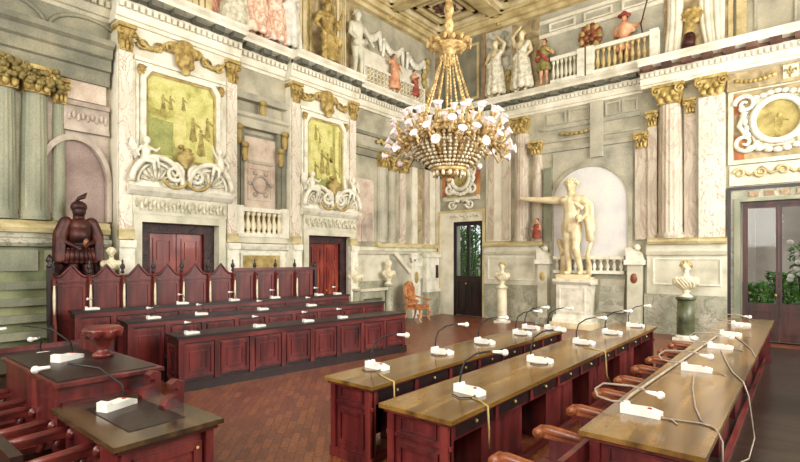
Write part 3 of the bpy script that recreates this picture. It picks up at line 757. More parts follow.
# surround of the far garden door
trim(MB(FB).ring([(.2, 0), (2.04, 0), (2.04, 3.62), (.2, 3.62)], [(DF[0], 0), (DF[1], 0), (DF[1], DF[2]), (DF[0], DF[2])], 0, .06), 'cream')
trim(MB(FB).ring([(.18, 0), (2.06, 0), (2.06, 3.66), (.18, 3.66)], [(.25, 0), (1.99, 0), (1.99, 3.59), (.25, 3.59)], 0, .1), 'ceil_wood')
g = MB(FB)
for k in range(9): g.ell((.75 + .13 * k, .07, 3.44 + .03 * (k % 2)), (.07, .03, .05), 7)
tag(g.build('carved_garland', 'carved'), 'thin carved garland over the far garden door', 'garland')

def glazed_door(nm, u0, u1, zt, y, sill, m, lead, label):
    """double leaf glazed door set back in its opening; frame, leaves, panes, lower panels"""
    door = MB().ring([(u0, y), (u1, y), (u1, y + .001), (u0, y + .001)], [(u0, y), (u1, y), (u1, y), (u0, y)], 0, 0) if False else None
    def X(p): return Vector((p[0], y - p[1], p[2]))
    fr = MB(X).ring([(u0, 0), (u1, 0), (u1, zt), (u0, zt)], [(u0 + .045, 0), (u1 - .045, 0), (u1 - .045, zt - .07), (u0 + .045, zt - .07)], 0, .1, closed=True)
    d = fr.build(nm, m, loc=((u0 + u1) / 2, y, 0)); d['kind'] = 'structure'; d['label'] = label
    a0, a1 = u0 + .045, u1 - .045; mid = (a0 + a1) / 2
    for s0, s1 in ((a0, mid - .005), (mid + .005, a1)):
        lf = MB(X).ring([(s0, .02), (s1, .02), (s1, zt - .07), (s0, zt - .07)], [(s0 + .055, sill), (s1 - .055, sill), (s1 - .055, zt - .14), (s0 + .055, zt - .14)], .02, .075)
        lf = lf.build('door_leaf', m, d)
        MB(X).box(s0 + .02, s1 - .02, .03, .06, .04, sill - .02).build('lower_panel', m, lf)
        MB(X).frame(s0 + .1, s1 - .1, .18, sill - .16, .05, .075, .095).build('panel_molding', m, lf)
        MB(X).box(s0 + .05, s1 - .05, .045, .05, sill, zt - .13).build('pane', 'glass', lf)
        if lead:
            b = MB(X); w_ = (s1 - s0 - .11)
            for q in range(1, lead): b.box(s0 + .055 + w_ * q / lead - .012, s0 + .055 + w_ * q / lead + .012, .035, .06, sill, zt - .14)
            b.build('window_grille', m, lf)
    MB(X).ell((mid - .06, .12, 1.12), (.03, .04, .03), 8).build('door_handle', 'gold', d)
    return d
glazed_door('door_3', DF[0], DF[1], DF[2], .06, 1.38, 'wood_dark', 2, 'dark double door with tall panes onto greenery, at the far corner')
glazed_door('door_4', DR[0] + .04, DR[1], DR[2] - .02, .12, .92, 'door_wood', 0, 'tall dark red glazed double door at the end of the right long table')
# surround of the right door
trim(MB(FB).ring([(8.86, 0), (10.78, 0), (10.78, 3.72), (8.86, 3.72)], [(DR[0], 0), (DR[1], 0), (DR[1], DR[2]), (DR[0], DR[2])], 0, .07), 'green_marble')
trim(MB(FB).ring([(8.86, 0), (10.78, 0), (10.78, 3.72), (8.86, 3.72)], [(8.93, 0), (10.71, 0), (10.71, 3.65), (8.93, 3.65)], .06, .11), 'wood_dark')
trim(MB(FB).ring([(9.0, 0), (10.63, 0), (10.63, 3.44), (9.0, 3.44)], [(DR[0], 0), (DR[1], 0), (DR[1], DR[2]), (DR[0], DR[2])], .06, .12), 'column_green')
g = MB(FB)
for k in range(4): g.box(9.3 + k * .3, 9.48 + k * .3, .07, .1, 3.48, 3.6)
trim(g, 'ceil_dark')

def cartouche(u, z, hw, hh, label, field_m, ground_m, big):
    t = thing('cartouche', label, 'cartouche', (u, -.04, z - hh), 'over-door cartouches')
    F = FB
    MB(F).box(u - hw, u + hw, 0, .04, z - hh, z + hh).build('ground_panel', ground_m, t)
    MB(F).frame(u - hw - .1, u + hw + .1, z - hh - .1, z + hh + .1, .1, .0, .09).build('outer_frame', 'stone', t)
    rw, rh = hw * .5, hh * .56
    MB(F).prism(arc(u, z + .06, rh, 0, 2 * PI, 28, ru=rw)[:-1], .04, .07).build('oval_medallion', field_m, t)
    MB(F).prism([(u + (rw * 1.5 + .06 * math.cos(k * .785)) * math.cos(k * PI / 24), z + .03 + (rh * 1.38 + .06 * math.cos(k * .785)) * math.sin(k * PI / 24)) for k in range(48)], .04, .06).build('stucco_field', 'carved', t)
    MB(F).tube(at_d(arc(u, z + .06, rh + .05, 0, 2 * PI, 32, ru=rw + .05), .09), .075, 8).build('oval_frame', 'white', t)
    s = MB(F)
    for sg in (-1, 1):
        curl(s, u + sg * hw * .72, z + hh * .62, hh * .28, 1.4, 0, .1, .06, mirror=sg)
        curl(s, u + sg * hw * .74, z - hh * .5, hh * .3, 1.4, PI, .1, .06, mirror=sg)
        s.tube(at_d([(u + sg * hw * .72, z + hh * .4), (u + sg * hw * .86, z), (u + sg * hw * .7, z - hh * .3)], .09), .06, 8)
        for q in range(5):
            s.ell((u + sg * (rw + .14 + .03 * q), .1, z - hh * .3 + q * hh * .2), (.07, .06, .09), 8)
    for q in range(7):
        s.ell((u + (q - 3) * hw * .2, .1, z - hh * .74 - .05 * math.cos(q - 3)), (.1, .06, .07), 8)
        s.ell((u + (q - 3) * hw * .16, .1, z + hh * .82 + .04 * math.cos(q - 3)), (.09, .06, .06), 8)
    s.build('white_scrollwork', 'white', t)
    f = MB(F)
    f.ell((u + .03, .075, z + .28 * rh), (.05, .008, .07), 8); f.prism([(u - .07, z - .5 * rh), (u + .1, z - .5 * rh), (u + .09, z + .2 * rh), (u - .05, z + .22 * rh)], .07, .078)
    f.prism([(u + .08, z + .16 * rh), (u + .22, z + .02 * rh), (u + .2, z - .04 * rh), (u + .06, z + .06 * rh)], .07, .077)
    f.build('painted_figure', 'tap_brown', t)
    return t
cartouche(1.12, 4.72, .62, .62, 'small oval cartouche with white scrolls above the far garden door', 'medallion', 'fresco_tan', False)
trim(MB(FB).box(.36, .5, .04, .1, 4.15, 5.2).box(1.74, 1.88, .04, .1, 4.15, 5.2), 'red_ground')
g = MB(FB)
for sg in (-1, 1):
    curl(g, 1.12 + sg * .36, 3.86, .16, 1.3, PI, .08, .05, mirror=sg)
    g.tube(at_d([(1.12 + sg * .05, 3.95), (1.12 + sg * .2, 4.0), (1.12 + sg * .36, 3.88)], .08), .05, 7)
tag(g.build('stucco_scroll', 'white'), 'pair of white stucco scrolls between the far garden door and its oval cartouche', 'scroll')
cartouche(9.84, 5.2, .86, .82, 'large round cartouche with white scrolls on tan and russet ground above the right glazed door', 'medallion', 'fresco_tan', True)
trim(MB(FB).box(9.0, 9.2, .04, .055, 4.4, 5.0).box(9.0, 9.14, .04, .055, 5.5, 5.98), 'red_ground')
trim(MB(FB).box(8.9, 11.3, .0, .06, 3.76, 3.9).box(8.9, 11.3, .0, .05, 3.9, 4.26), 'stone')
g = MB(FB)
for k in range(5):
    sg = 1 if k % 2 else -1
    curl(g, 9.1 + k * .42, 4.06, .12, 1.3, PI * (k % 2), .07, .04, mirror=sg)
    g.tube(at_d([(9.1 + k * .42, 4.18), (9.3 + k * .42, 4.0), (9.5 + k * .42, 4.1)], .06), .035, 6)
tag(g.build('scroll_frieze', 'ceil_wood'), 'olive scrollwork band between the right glazed door and the round cartouche', 'frieze')
# frieze with gold festoon and lily over the right door
trim(MB(FB).box(8.86, 13.0, .0, .1, 6.12, 6.5).box(8.86, 13, 0, .16, 6.06, 6.14), 'fresco_tan')
g = MB(FB)
for k in range(9): g.ell((9.05 + .09 * k, .12, 6.3 - .06 * math.sin(PI * k / 8)), (.06, .04, .05), 7)
tag(g.build('gold_festoon', 'gold_flat'), 'gold festoon on the tan frieze above the round cartouche, right of the tall pilaster', 'festoon')
lp = thing('lily_panel', 'pale square panel with a gold lily above the round cartouche at the right edge', 'panel', (10.08, -.1, 6.14))
MB(FB).box(9.94, 10.22, .1, .13, 6.15, 6.46).build('panel_field', 'stone', lp)
g = MB(FB).ell((10.08, .14, 6.33), (.03, .02, .1), 8)
for sg in (-1, 1): g.tube(at_d([(10.08 + sg * .02, 6.24), (10.08 + sg * .06, 6.34), (10.08 + sg * .1, 6.36), (10.08 + sg * .11, 6.3)], .14), .018, 6)
g.box(10.02, 10.14, .13, .15, 6.25, 6.275); g.ell((10.08, .14, 6.2), (.025, .02, .05), 6)
g.build('gold_lily', 'gold_flat', lp)

# pilasters, columns and dado left of the arch
trim(MB(FB).box(2.1, 3.0, 0, .05, 2.55, 6.5), 'cream')
trim(MB(FB).box(2.2, 2.42, .05, .1, 2.6, 6.4).box(2.75, 2.95, .05, .1, 2.6, 6.4), 'column_pink')
column(FB, 3.38, .25, 2.52, 6.42, 'column_pink', 'tall pinkish fluted column with gold capital left of the marble statue', .5)
column(FB, 3.9, .17, 2.52, 5.6, 'column_pink', 'shorter pale column with gold capital just right of the tall pinkish column', .4)
column(FB, 4.3, .14, 2.52, 5.0, 'plaster_blue', 'slim grey column with gold capital nearest to the outstretched arm of the statue', .35) if False else None
trim(MB(FB).box(4.15, 4.4, 0, .12, 2.5, 4.75), 'column_green')
trim(MB(FB).box(2.06, 4.0, 0, .12, 0, 1.15), 'green_marble')
trim(MB(FB).box(2.06, 4.0, 0, .1, 1.15, 2.15).prof([(0, 2.1), (.16, 2.12), (.2, 2.2), (.14, 2.24), (.14, 2.38), (0, 2.39)], 2.06, 4.0), 'stone')
trim(MB(FB).frame(2.2, 3.86, 1.3, 2.05, .04, .1, .13), 'white')
trim(MB(FB).prof([(0, 2.38), (.22, 2.38), (.25, 2.44), (.2, 2.48), (.22, 2.52), (0, 2.54)], 2.06, 4.1), 'ochre_ledge')
# small painted child standing on the ledge
def child(name, label, x, y, z, h, m_cl):
    t = thing(name, label, 'child figure', (x, y, z))
    mb = MB(); 
    def A(a, b, c_): return (x + a * h, y + b * h, z + c_ * h)
    mb.ell(A(0, 0, .86), (.1 * h, .1 * h, .12 * h), 10); mb.cap(A(0, 0, .72), .05 * h, A(0, 0, .8), .05 * h, 8)
    for sg in (-1, 1):
        mb.cap(A(sg * .06, 0, .3), .06 * h, A(sg * .07, 0, .04), .045 * h, 8)
        mb.cap(A(sg * .14, 0, .66), .05 * h, A(sg * .2, -.06, .46), .04 * h, 8); mb.cap(A(sg * .2, -.06, .46), .04 * h, A(sg * .1, -.14, .5), .03 * h, 8)
    mb.cap(A(0, 0, .42), .12 * h, A(0, 0, .64), .12 * h, 10)
    mb.build('body', 'skin_orange', t, remesh=.016, smooth_it=1)
    cl = MB(); cl.lathe((x, y, z), [(.2 * h, .1 * h), (.2 * h, .16 * h), (.16 * h, .45 * h), (.16 * h, .66 * h), (.08 * h, .74 * h)], 12); cl.build('robe', m_cl, t)
    MB().ell(A(0, .03, .9), (.11 * h, .1 * h, .1 * h), 9).build('hair', 'dark_hair', t)
    return t
child('painted_child', 'small child figure in red on the ledge by the columns left of the statue', 4.0, -.3, 2.54, .68, 'cloth_red')

# arch with pale recess behind the statue
ac, ar_, az = 5.5, 1.07, 3.66
trim(MB(FB).box(4.4, 6.68, 0, .03, 2.1, 5.2), 'plaster_blue')
an = thing('pale_arch', 'large pale round-headed arch in the wall behind the marble statue', 'arch', (ac, -.03, 2.05))
MB(FB).prism([(ac + ar_, 2.05)] + arc(ac, az, 1.0, 0, PI, 24, ru=ar_) + [(ac - ar_, 2.05)], .03, .045).build('arch_field', 'pale', an)
MB(FB).ring([(ac + ar_ + .1, 2.05)] + arc(ac, az, 1.1, 0, PI, 24, ru=ar_ + .1) + [(ac - ar_ - .1, 2.05)], [(ac + ar_, 2.05)] + arc(ac, az, 1.0, 0, PI, 24, ru=ar_) + [(ac - ar_, 2.05)], .03, .1, closed=False).build('arch_molding', 'plaster', an)
# painted vault bands above the arch
g = MB(FB).box(4.0, 6.85, 0, .07, 5.22, 5.34).box(4.0, 6.85, 0, .05, 5.9, 6.0).box(4.0, 6.85, 0, .05, 5.52, 5.58)
g.box(5.55, 5.9, .05, .14, 4.9, 6.5)
for k in range(4): g.frame(4.2 + .0 * k + [0, .68, 1.75, 2.2][k], 4.2 + [.6, 1.3, 2.15, 2.6][k], 6.05, 6.42, .04, 0, .04)
trim(g, 'plaster_blue')
g = MB(FB)
for k in range(7): g.ell((4.7 + .14 * k, .07, 5.74 - .05 * math.sin(PI * k / 6)), (.08, .03, .05), 7)
tag(g.build('gold_festoon', 'gold_flat'), 'faded gold swag on the grey wall above the pale arch', 'festoon')
# painted steps and balustrade beside the pedestal
sp = thing('painted_steps', 'pale stone steps rising behind the statue pedestal, below the balustrade', 'steps', (6.0, -.1, 0))
for k in range(6):
    MB(FB).box(5.85, 6.5, 0, .34 - .05 * k, .18 * k + .5, .18 * k + .68).build('step', 'green_marble' if k % 2 else 'plaster_blue', sp)
trim(MB(FB).box(4.0, 6.95, 0, .1, 0, .5), 'green_marble')
trim(MB(FB).box(4.0, 6.95, 0, .05, .5, 2.05), 'plaster')
balustrade(FB, 4.5, 6.5, 1.55, 2.06, .16, 11, 'pale stone balustrade in the arch behind the marble statue')
def side_post(u0, u1, label, medal):
    t = thing('stone_post', label, 'post', ((u0 + u1) / 2, -.15, 0), 'stone posts beside the arch')
    MB(FB).box(u0 + .03, u1 - .03, 0, .34, .2, 1.85).build('post_shaft', 'stone', t)
    MB(FB).box(u0 - .02, u1 + .02, 0, .42, 0, .2).build('post_foot', 'green_marble', t)
    MB(FB).box(u0 - .04, u1 + .04, 0, .42, 1.82, 1.95).build('post_cap', 'white', t)
    MB(FB).prism([(u0, 1.95), (u1, 1.95), (u1 - .02, 2.12), (u0 + .1, 2.3), (u0 - .02, 2.25)], 0, .36).build('sloping_coping', 'white', t)
    MB(FB).ell(((u0 + u1) / 2, .35, 1.45), (.09, .03, .14), 12).build('medallion', medal, t)
    MB(FB).ell(((u0 + u1) / 2 + .06, .3, 2.28), (.1, .1, .1), 10).build('ball', 'stone', t)
side_post(4.02, 4.38, 'stone post with brown medallion left of the statue pedestal', 'bust_gold')
side_post(6.58, 6.98, 'stone post with brown medallion right of the statue pedestal', 'wood_arm')

# columns and pilasters right of the arch
trim(MB(FB).box(6.75, 7.1, 0, .1, 2.5, 5.0), 'column_pink')
trim(MB(FB).box(7.08, 7.3, 0, .16, 2.5, 5.5), 'column_pink')
for u, z, w_, lab in ((6.92, 4.98, .3, 'low gold capital of the inner pilaster at the right edge of the arch'), (7.18, 5.5, .24, 'middle gold capital of the second pilaster right of the arch')):
    t = thing('pilaster_capital', lab, 'capital', (u, -.1, z), 'gold capitals right of the arch'); capital(FB, u, z, w_, .14, .42, t, 'capital_leaves')
column(FB, 7.6, .3, 2.52, 6.5, 'column_pink', 'thick pinkish round column with gold capital right of the pale arch', .5, d=.04)
trim(MB(FB).box(7.93, 8.2, 0, .1, 2.52, 6.1), 'column_pink')
trim(MB(FB).box(8.2, 8.27, 0, .16, 2.52, 6.1), 'plaster_blue')
trim(MB(FB).box(8.27, 8.82, 0, .24, 2.52, 6.05), 'cream_vein')
t = thing('pilaster_capital', 'large gold capital of the white marble pilaster beside the right glazed door', 'capital', (8.54, -.2, 6.0)); capital(FB, 8.54, 6.02, .56, .26, .5, t, 'capital_leaves')
t = thing('pilaster_capital', 'gold capital of the narrow pilaster between the thick column and the white marble pilaster', 'capital', (8.06, -.1, 6.0)); capital(FB, 8.06, 5.7, .24, .1, .4, t, 'capital_leaves')
trim(MB(FB).box(6.98, 8.86, 0, .14, 0, 1.05), 'green_marble')
trim(MB(FB).box(7.05, 8.86, 0, .12, 1.05, 2.08).prof([(.0, 2.06), (.2, 2.08), (.24, 2.18), (.2, 2.22), (.2, 2.36), (0, 2.37)], 7.05, 8.86), 'stone')
trim(MB(FB).frame(7.2, 8.75, 1.3, 2.0, .04, .12, .15), 'white')
trim(MB(FB).prof([(0, 2.36), (.3, 2.36), (.35, 2.43), (.28, 2.48), (.3, 2.52), (0, 2.54)], 7.1, 8.24).prof([(0, 2.36), (.28, 2.36), (.31, 2.42), (.26, 2.48), (.27, 2.52), (0, 2.54)], 8.25, 8.86), 'ochre_ledge')

# ---------------------------------------------------------------- painted upper storey, back wall
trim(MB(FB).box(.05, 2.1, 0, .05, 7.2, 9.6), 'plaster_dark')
trim(MB(FB).frame(.5, 1.85, 7.4, 9.3, .08, .05, .1), 'ceil_wood')
trim(MB(FB).box(1.95, 2.1, 0, .1, 7.2, 9.6).box(.0, .3, 0, .08, 7.2, 9.6), 'ceil_dark')
trim(MB(FB).box(2.1, 3.05, 0, .04, 7.2, 9.6), 'fresco_grey'); trim(MB(FB).box(3.05, 4.0, 0, .04, 7.2, 9.6), 'fresco_tan')
trim(MB(FB).box(4.0, 7.45, 0, .03, 7.2, 9.6), 'plaster_blue')
g = MB(FB).box(4.0, 7.45, .03, .12, 8.75, 8.86).box(4.0, 7.45, .03, .09, 9.2, 9.3)
for k in range(3): g.frame(4.3 + k * 1.05, 5.1 + k * 1.05, 8.9, 9.16, .05, .03, .08)
trim(g, 'cream')
trim(MB(FB).box(7.45, 8.95, 0, .06, 7.2, 9.6), 'fresco_tan'); trim(MB(FB).box(9.05, 9.25, 0, .14, 7.2, 9.6).box(8.88, 8.98, 0, .1, 7.2, 9.6), 'ceil_wood')
trim(MB(FB).box(9.25, 13, 0, .05, 7.2, 9.6), 'plaster'); trim(MB(FB).box(9.4, 9.46, .05, .1, 7.2, 9.6).box(10.15, 10.2, .05, .1, 7.2, 9.6), 'plaster_blue')

def figure(name, label, cat, fr, u, d, z, H, pose, skin, parts=(), group=None, rm=.03, extra=None):
    """standing figure facing the room: pose gives elbow/wrist targets and stance; one continuous body surface"""
    loc = fr((u, d, z)); t = thing(name, label, cat, loc, group)
    def A(x, y, zz): return (u + x * H, d - y * H, z + zz * H)
    mb = MB(fr); P_ = dict(hipL=(.05, 0, .5), kneeL=(.06, -.02, .28), footL=(.07, 0, .03), hipR=(-.05, 0, .5), kneeR=(-.06, -.02, .28), footR=(-.07, 0, .03),
                           elL=(.17, 0, .64), wrL=(.19, -.05, .48), elR=(-.17, 0, .64), wrR=(-.19, -.05, .48), head=(0, -.01, .925), lean=(0, 0)); P_.update(pose)
    lx, ly = P_['lean']
    mb.cap(A(0, 0, .52), .085 * H, A(lx * .5, ly * .5, .62), .075 * H, 12); mb.cap(A(lx * .5, ly * .5, .62), .075 * H, A(lx, ly, .74), .095 * H, 12)
    mb.ell(A(lx, ly, .76), (.13 * H, .075 * H, .07 * H), 12); mb.cap(A(lx, ly, .8), .04 * H, A(*P_['head']), .035 * H, 8)
    hx = P_['head']; mb.ell(A(*hx), (.05 * H, .058 * H, .068 * H), 12); mb.ell(A(hx[0], hx[1] - .058, hx[2] - .008), (.01 * H, .016 * H, .016 * H), 6)
    for s, sg in (('L', 1), ('R', -1)):
        h, k, f = P_['hip' + s], P_['knee' + s], P_['foot' + s]; sh = (lx + sg * .115, ly, .775); e, w_ = P_['el' + s], P_['wr' + s]
        mb.cap(A(*h), .062 * H, A(*k), .04 * H, 10); mb.cap(A(*k), .042 * H, A(*f), .024 * H, 10); mb.cap(A(f[0], f[1], f[2] - .005), .024 * H, A(f[0] + sg * .01, f[1] - .09, f[2] - .012), .018 * H, 8)
        mb.cap(A(*sh), .042 * H, A(*e), .03 * H, 10); mb.cap(A(*e), .03 * H, A(*w_), .02 * H, 10)
        v = Vector(w_) - Vector(e); v.normalize(); hand = Vector(w_) + v * .03
        mb.cap(A(*w_), .02 * H, A(*hand), .024 * H, 8)
        for q in range(4):
            b = hand + Vector((.009 * (q - 1.5), 0, .006 * (q - 1.5))); mb.cap(A(*b), .009 * H, A(*(b + v * (.045 - .006 * abs(q - 1.5)) + Vector((0, -.008, -.008)))), .007 * H, 6)
        mb.cap(A(*hand), .01 * H, A(*(hand + v * .015 + Vector((0, -.03, .012)))), .008 * H, 6)
    if extra: extra(mb, A, H)
    mb.build('body', skin, t, remesh=rm, smooth_it=2)
    for nm, m, fn in parts:
        pb = MB(fr); fn(pb, A, H); pb.build(nm, m, t, remesh=rm if nm in ('robe', 'tunic', 'cloak', 'drapery') else 0, smooth_it=2)
    return t
def p_tunic(mb, A, H):
    mb.cap(A(0, 0, .46), .12 * H, A(0, 0, .58), .1 * H, 12); mb.cap(A(0, 0, .58), .1 * H, A(0, 0, .76), .115 * H, 12)
    mb.cap(A(.115, 0, .77), .055 * H, A(.15, 0, .68), .045 * H, 8); mb.cap(A(-.115, 0, .77), .055 * H, A(-.15, 0, .68), .045 * H, 8)
    for k in range(8): mb.cap(A(.1 * math.cos(k * PI / 4), .07 * math.sin(k * PI / 4), .48), .05 * H, A(.13 * math.cos(k * PI / 4), .09 * math.sin(k * PI / 4), .36), .045 * H, 8)
def p_robe(mb, A, H):
    mb.cap(A(0, 0, .5), .12 * H, A(0, 0, .66), .095 * H, 12)
    for k in range(9):
        a = k * 2 * PI / 9; mb.cap(A(.08 * math.cos(a), .06 * math.sin(a), .5), .06 * H, A(.15 * math.cos(a), .1 * math.sin(a), .1), .055 * H, 8)
    mb.cap(A(-.1, -.05, .55), .05 * H, A(.13, -.06, .75), .045 * H, 8)
def p_hair(mb, A, H):
    for k in range(14):
        a = k * 2.4; q = k / 14; mb.ell(A(.046 * math.cos(a) * (1 - .6 * q), .02 + .035 * math.sin(a), .945 + .055 * q), (.02 * H,) * 3, 6)
def p_hat(mb, A, H):
    c = A(0, 0, .985); mb.ell(c, (.12 * H, .11 * H, .022 * H), 12); mb.ell((c[0], c[1], c[2] + .03 * H), (.06 * H, .06 * H, .05 * H), 10)
def p_lance(mb, A, H):
    mb.tube([A(.36, -.1, .3), A(.3, -.1, .7), A(.44, -.1, 1.25)], .012 * H, 6)

figure('painted_caryatid', 'pale female caryatid figure on the upper back wall, nearest the corner panel', 'figure', FB, 2.58, .27, 7.18, 1.9,
       dict(elL=(.17, 0, .9), wrL=(.06, 0, 1.02), elR=(-.18, 0, .64), wrR=(-.08, -.07, .56), lean=(.01, 0)), 'statue', [('robe', 'carved', p_robe), ('hair', 'bust_gold', p_hair)], 'upper caryatids')
figure('painted_caryatid', 'pale female caryatid figure on the upper back wall, beside the figure leaning on the balustrade', 'figure', FB, 3.5, .27, 7.18, 1.95,
       dict(elL=(.16, 0, .64), wrL=(.08, -.07, .54), elR=(-.17, 0, .92), wrR=(-.05, 0, 1.03)), 'statue', [('robe', 'carved', p_robe), ('hair', 'bust_gold', p_hair)], 'upper caryatids')
g = MB(FB).ell((2.98, .14, 7.6), (.16, .1, .3), 10).ell((2.98, .2, 7.95), (.1, .1, .12), 9)
for k in range(6): g.ell((2.98 + .12 * math.cos(k), .2, 7.5 + .1 * k), (.06, .05, .06), 7)
tag(g.build('gilt_trophy', 'gold_flat'), 'gilt trophy ornament standing between the two pale caryatid figures', 'trophy')
balustrade(FB, 4.5, 5.38, 7.18, 7.95, .38, 7, 'pale balustrade on the upper back wall, between the figure in olive and the floral emblem', m_b='stone', posts=(5.4,))
balustrade(FB, 5.62, 7.28, 7.18, 7.95, .38, 11, 'pale balustrade with ochre balusters on the upper back wall, in front of the hatted man', m_b='bust_gold', posts=(5.66, 7.3))
figure('painted_man', 'stout man figure in olive and red clothes at the left end of the upper balustrade', 'person', FB, 4.24, .3, 7.18, 1.45,
       dict(elL=(.2, 0, .66), wrL=(.14, -.1, .7), elR=(-.2, 0, .64), wrR=(-.08, -.12, .6)), 'skin_orange', [('tunic', 'cloth_green', p_tunic), ('hair', 'dark_hair', p_hair), ('sash', 'cloth_red', lambda mb, A, H: (mb.cap(A(-.1, -.09, .74), .035 * H, A(.11, -.1, .52), .04 * H, 8), mb.ell(A(-.13, -.04, .6), (.06 * H, .05 * H, .08 * H), 8)))])
figure('painted_man', 'man figure in a wide red hat holding a lance behind the upper balustrade', 'person', FB, 6.5, .2, 7.18, 1.52,
       dict(elL=(.22, -.04, .72), wrL=(.34, -.1, .76), elR=(-.17, 0, .64), wrR=(-.1, -.1, .6)), 'skin_orange', [('tunic', 'skin_orange', p_tunic), ('hair', 'dark_hair', p_hair), ('hat', 'cloth_red', p_hat), ('lance', 'wood_dark', p_lance)])
em = thing('floral_emblem', 'round floral emblem in red and ochre on the upper back wall above the balustrade', 'emblem', (5.55, -.1, 8.0))
g = MB(FB); h2 = MB(FB)
for k in range(14):
    a = 2 * PI * k / 14; (g if k % 2 else h2).ell((5.55 + .26 * math.cos(a), .1, 8.4 + .3 * math.sin(a)), (.1, .06, .11), 8)
for k in range(7): g.ell((5.55 + .12 * math.cos(k), .13, 8.4 + .13 * math.sin(k * 1.1)), (.09, .06, .09), 8)
g.build('red_leaves', 'wood_arm', em); h2.build('ochre_leaves', 'gold_flat', em)
hd = thing('beast_carving', 'dark gilt carved head of a beast between pale curtains on the upper back wall', 'head', (8.12, -.1, 7.5))
g = MB(FB).ell((8.12, .12, 8.15), (.2, .14, .2), 12).cap((8.08, .12, 8.05), .12, (8.0, .12, 7.6), .12, 10)
for k in range(9): g.ell((8.12 + .2 * math.cos(k * .7), .16, 8.2 + .17 * math.sin(k * .7)), (.07, .06, .06), 8)
g.ell((8.2, .22, 8.02), (.1, .09, .08), 8)
g.build('carved_head', 'gold', hd, remesh=.025, smooth_it=1); MB(FB).cap((8.05, .15, 7.65), .14, (8.02, .13, 7.4), .16, 10).build('neck_drape', 'bronze', hd)
def curtain(label, u0, u1, z0, z1, bow):
    mb = MB(FB); n = 5
    for k in range(n):
        u = u0 + (u1 - u0) * (k + .5) / n
        mb.tube([(u + bow * math.sin(PI * i / 8) * (1 - k / n), .1 + .03 * (k % 2), z0 + (z1 - z0) * i / 8) for i in range(9)], [.05 + .03 * math.sin(PI * i / 8) for i in range(9)], 7)
    tag(mb.build('painted_curtain', 'cream'), label, 'curtain', 'pale upper curtains')
curtain('pale hanging curtain left of the gilt beast head on the upper back wall', 7.46, 7.85, 7.3, 9.6, .12)
curtain('pale hanging curtain right of the gilt beast head on the upper back wall', 8.4, 8.8, 7.3, 9.6, -.12)

# ---------------------------------------------------------------- painted upper storey, left wall
trim(MB(FL).box(-17, -8.9, 0, .04, 7.2, 9.6), 'fresco_tan')
for a, b in ((-9.3, -8.75), (-6.55, -6.05), (-4.95, -4.6)):
    tt = MB(FL).box(a, b, 0, .1, 7.2, 9.6)
    for k in range(3): tt.box(a + .06 + k * (b - a - .12) / 3 + .02, a + .04 + (k + 1) * (b - a - .12) / 3, .1, .16, 7.3, 9.5)
    trim(tt, 'ceil_light')
fr_ = thing('figure_fresco', 'fresco with entwined coral and white figures on the upper left wall above the cornice', 'fresco', (.05, -7.65, 7.2))
MB(FL).box(-8.72, -6.58, 0, .05, 7.2, 9.6).build('fresco_field', 'fresco', fr_)
for u, d, z, H, ps, sk, cl in ((-7.75, .3, 7.18, 1.95, dict(elL=(.2, 0, .7), wrL=(.3, 0, .84), elR=(-.18, 0, .66), wrR=(-.08, -.06, .55), lean=(.05, 0), head=(.1, 0, .9)), 'skin_orange', 'cloth_pink'),
                           (-7.2, .28, 7.18, 1.85, dict(elL=(.2, 0, .68), wrL=(.26, 0, .5), elR=(-.2, 0, .74), wrR=(-.3, 0, .66), lean=(-.06, 0), head=(-.12, 0, .9)), 'skin_orange', 'cloth_pink'),
                           (-6.78, .27, 7.18, 1.95, dict(elL=(.15, 0, .64), wrL=(.1, -.05, .5), elR=(-.17, 0, .7), wrR=(-.2, 0, .9)), 'cloth_white', 'cloth_white'),
                           (-8.3, .27, 7.18, 1.9, dict(elL=(.18, 0, .72), wrL=(.2, 0, .9), elR=(-.15, 0, .64), wrR=(-.05, -.08, .56)), 'cloth_white', 'carved')):
    lab = {-7.75: 'coral-robed painted figure leaning toward its companion in the upper left fresco', -7.2: 'orange painted figure bending forward at the centre of the upper left fresco',
           -6.78: 'white painted figure at the right end of the upper left fresco', -8.3: 'white painted figure at the left end of the upper left fresco'}[u]
    figure('fresco_figure', lab, 'figure', FL, u, d, z, H, ps, sk, [('robe', cl, p_robe), ('hair', 'dark_hair' if sk != 'cloth_white' else 'cloth_white', p_hair)], 'fresco figures')
# golden seated statue
trim(MB(FL).box(-6.05, -4.95, 0, .05, 7.2, 9.6), 'fresco_tan')
trim(MB(FL).ring([(-5.95, 7.25), (-5.05, 7.25), (-5.05, 9.0)] + arc(-5.5, 9.0, .3, 0, PI, 10, ru=.45) + [(-5.95, 9.0)], [(-5.87, 7.33), (-5.13, 7.33), (-5.13, 9.0)] + arc(-5.5, 9.0, .24, 0, PI, 10, ru=.37) + [(-5.87, 9.0)], .05, .1), 'gold_flat')
figure('gilt_statue', 'golden seated statue in its niche on the upper left wall', 'statue', FL, -5.5, .3, 7.0, 2.05,
       dict(kneeL=(.13, -.1, .45), footL=(.1, -.08, .12), kneeR=(-.13, -.1, .45), footR=(-.1, -.08, .12), elL=(.2, 0, .68), wrL=(.22, -.05, .86), elR=(-.2, 0, .64), wrR=(-.16, -.1, .5)), 'gold',
       [('drapery', 'gold', lambda mb, A, H: [mb.cap(A(-.12 + .04 * k, -.08, .48), .04 * H, A(-.12 + .04 * k, -.07, .2), .035 * H, 8) for k in range(7)]), ('hair', 'gold', p_hair)])
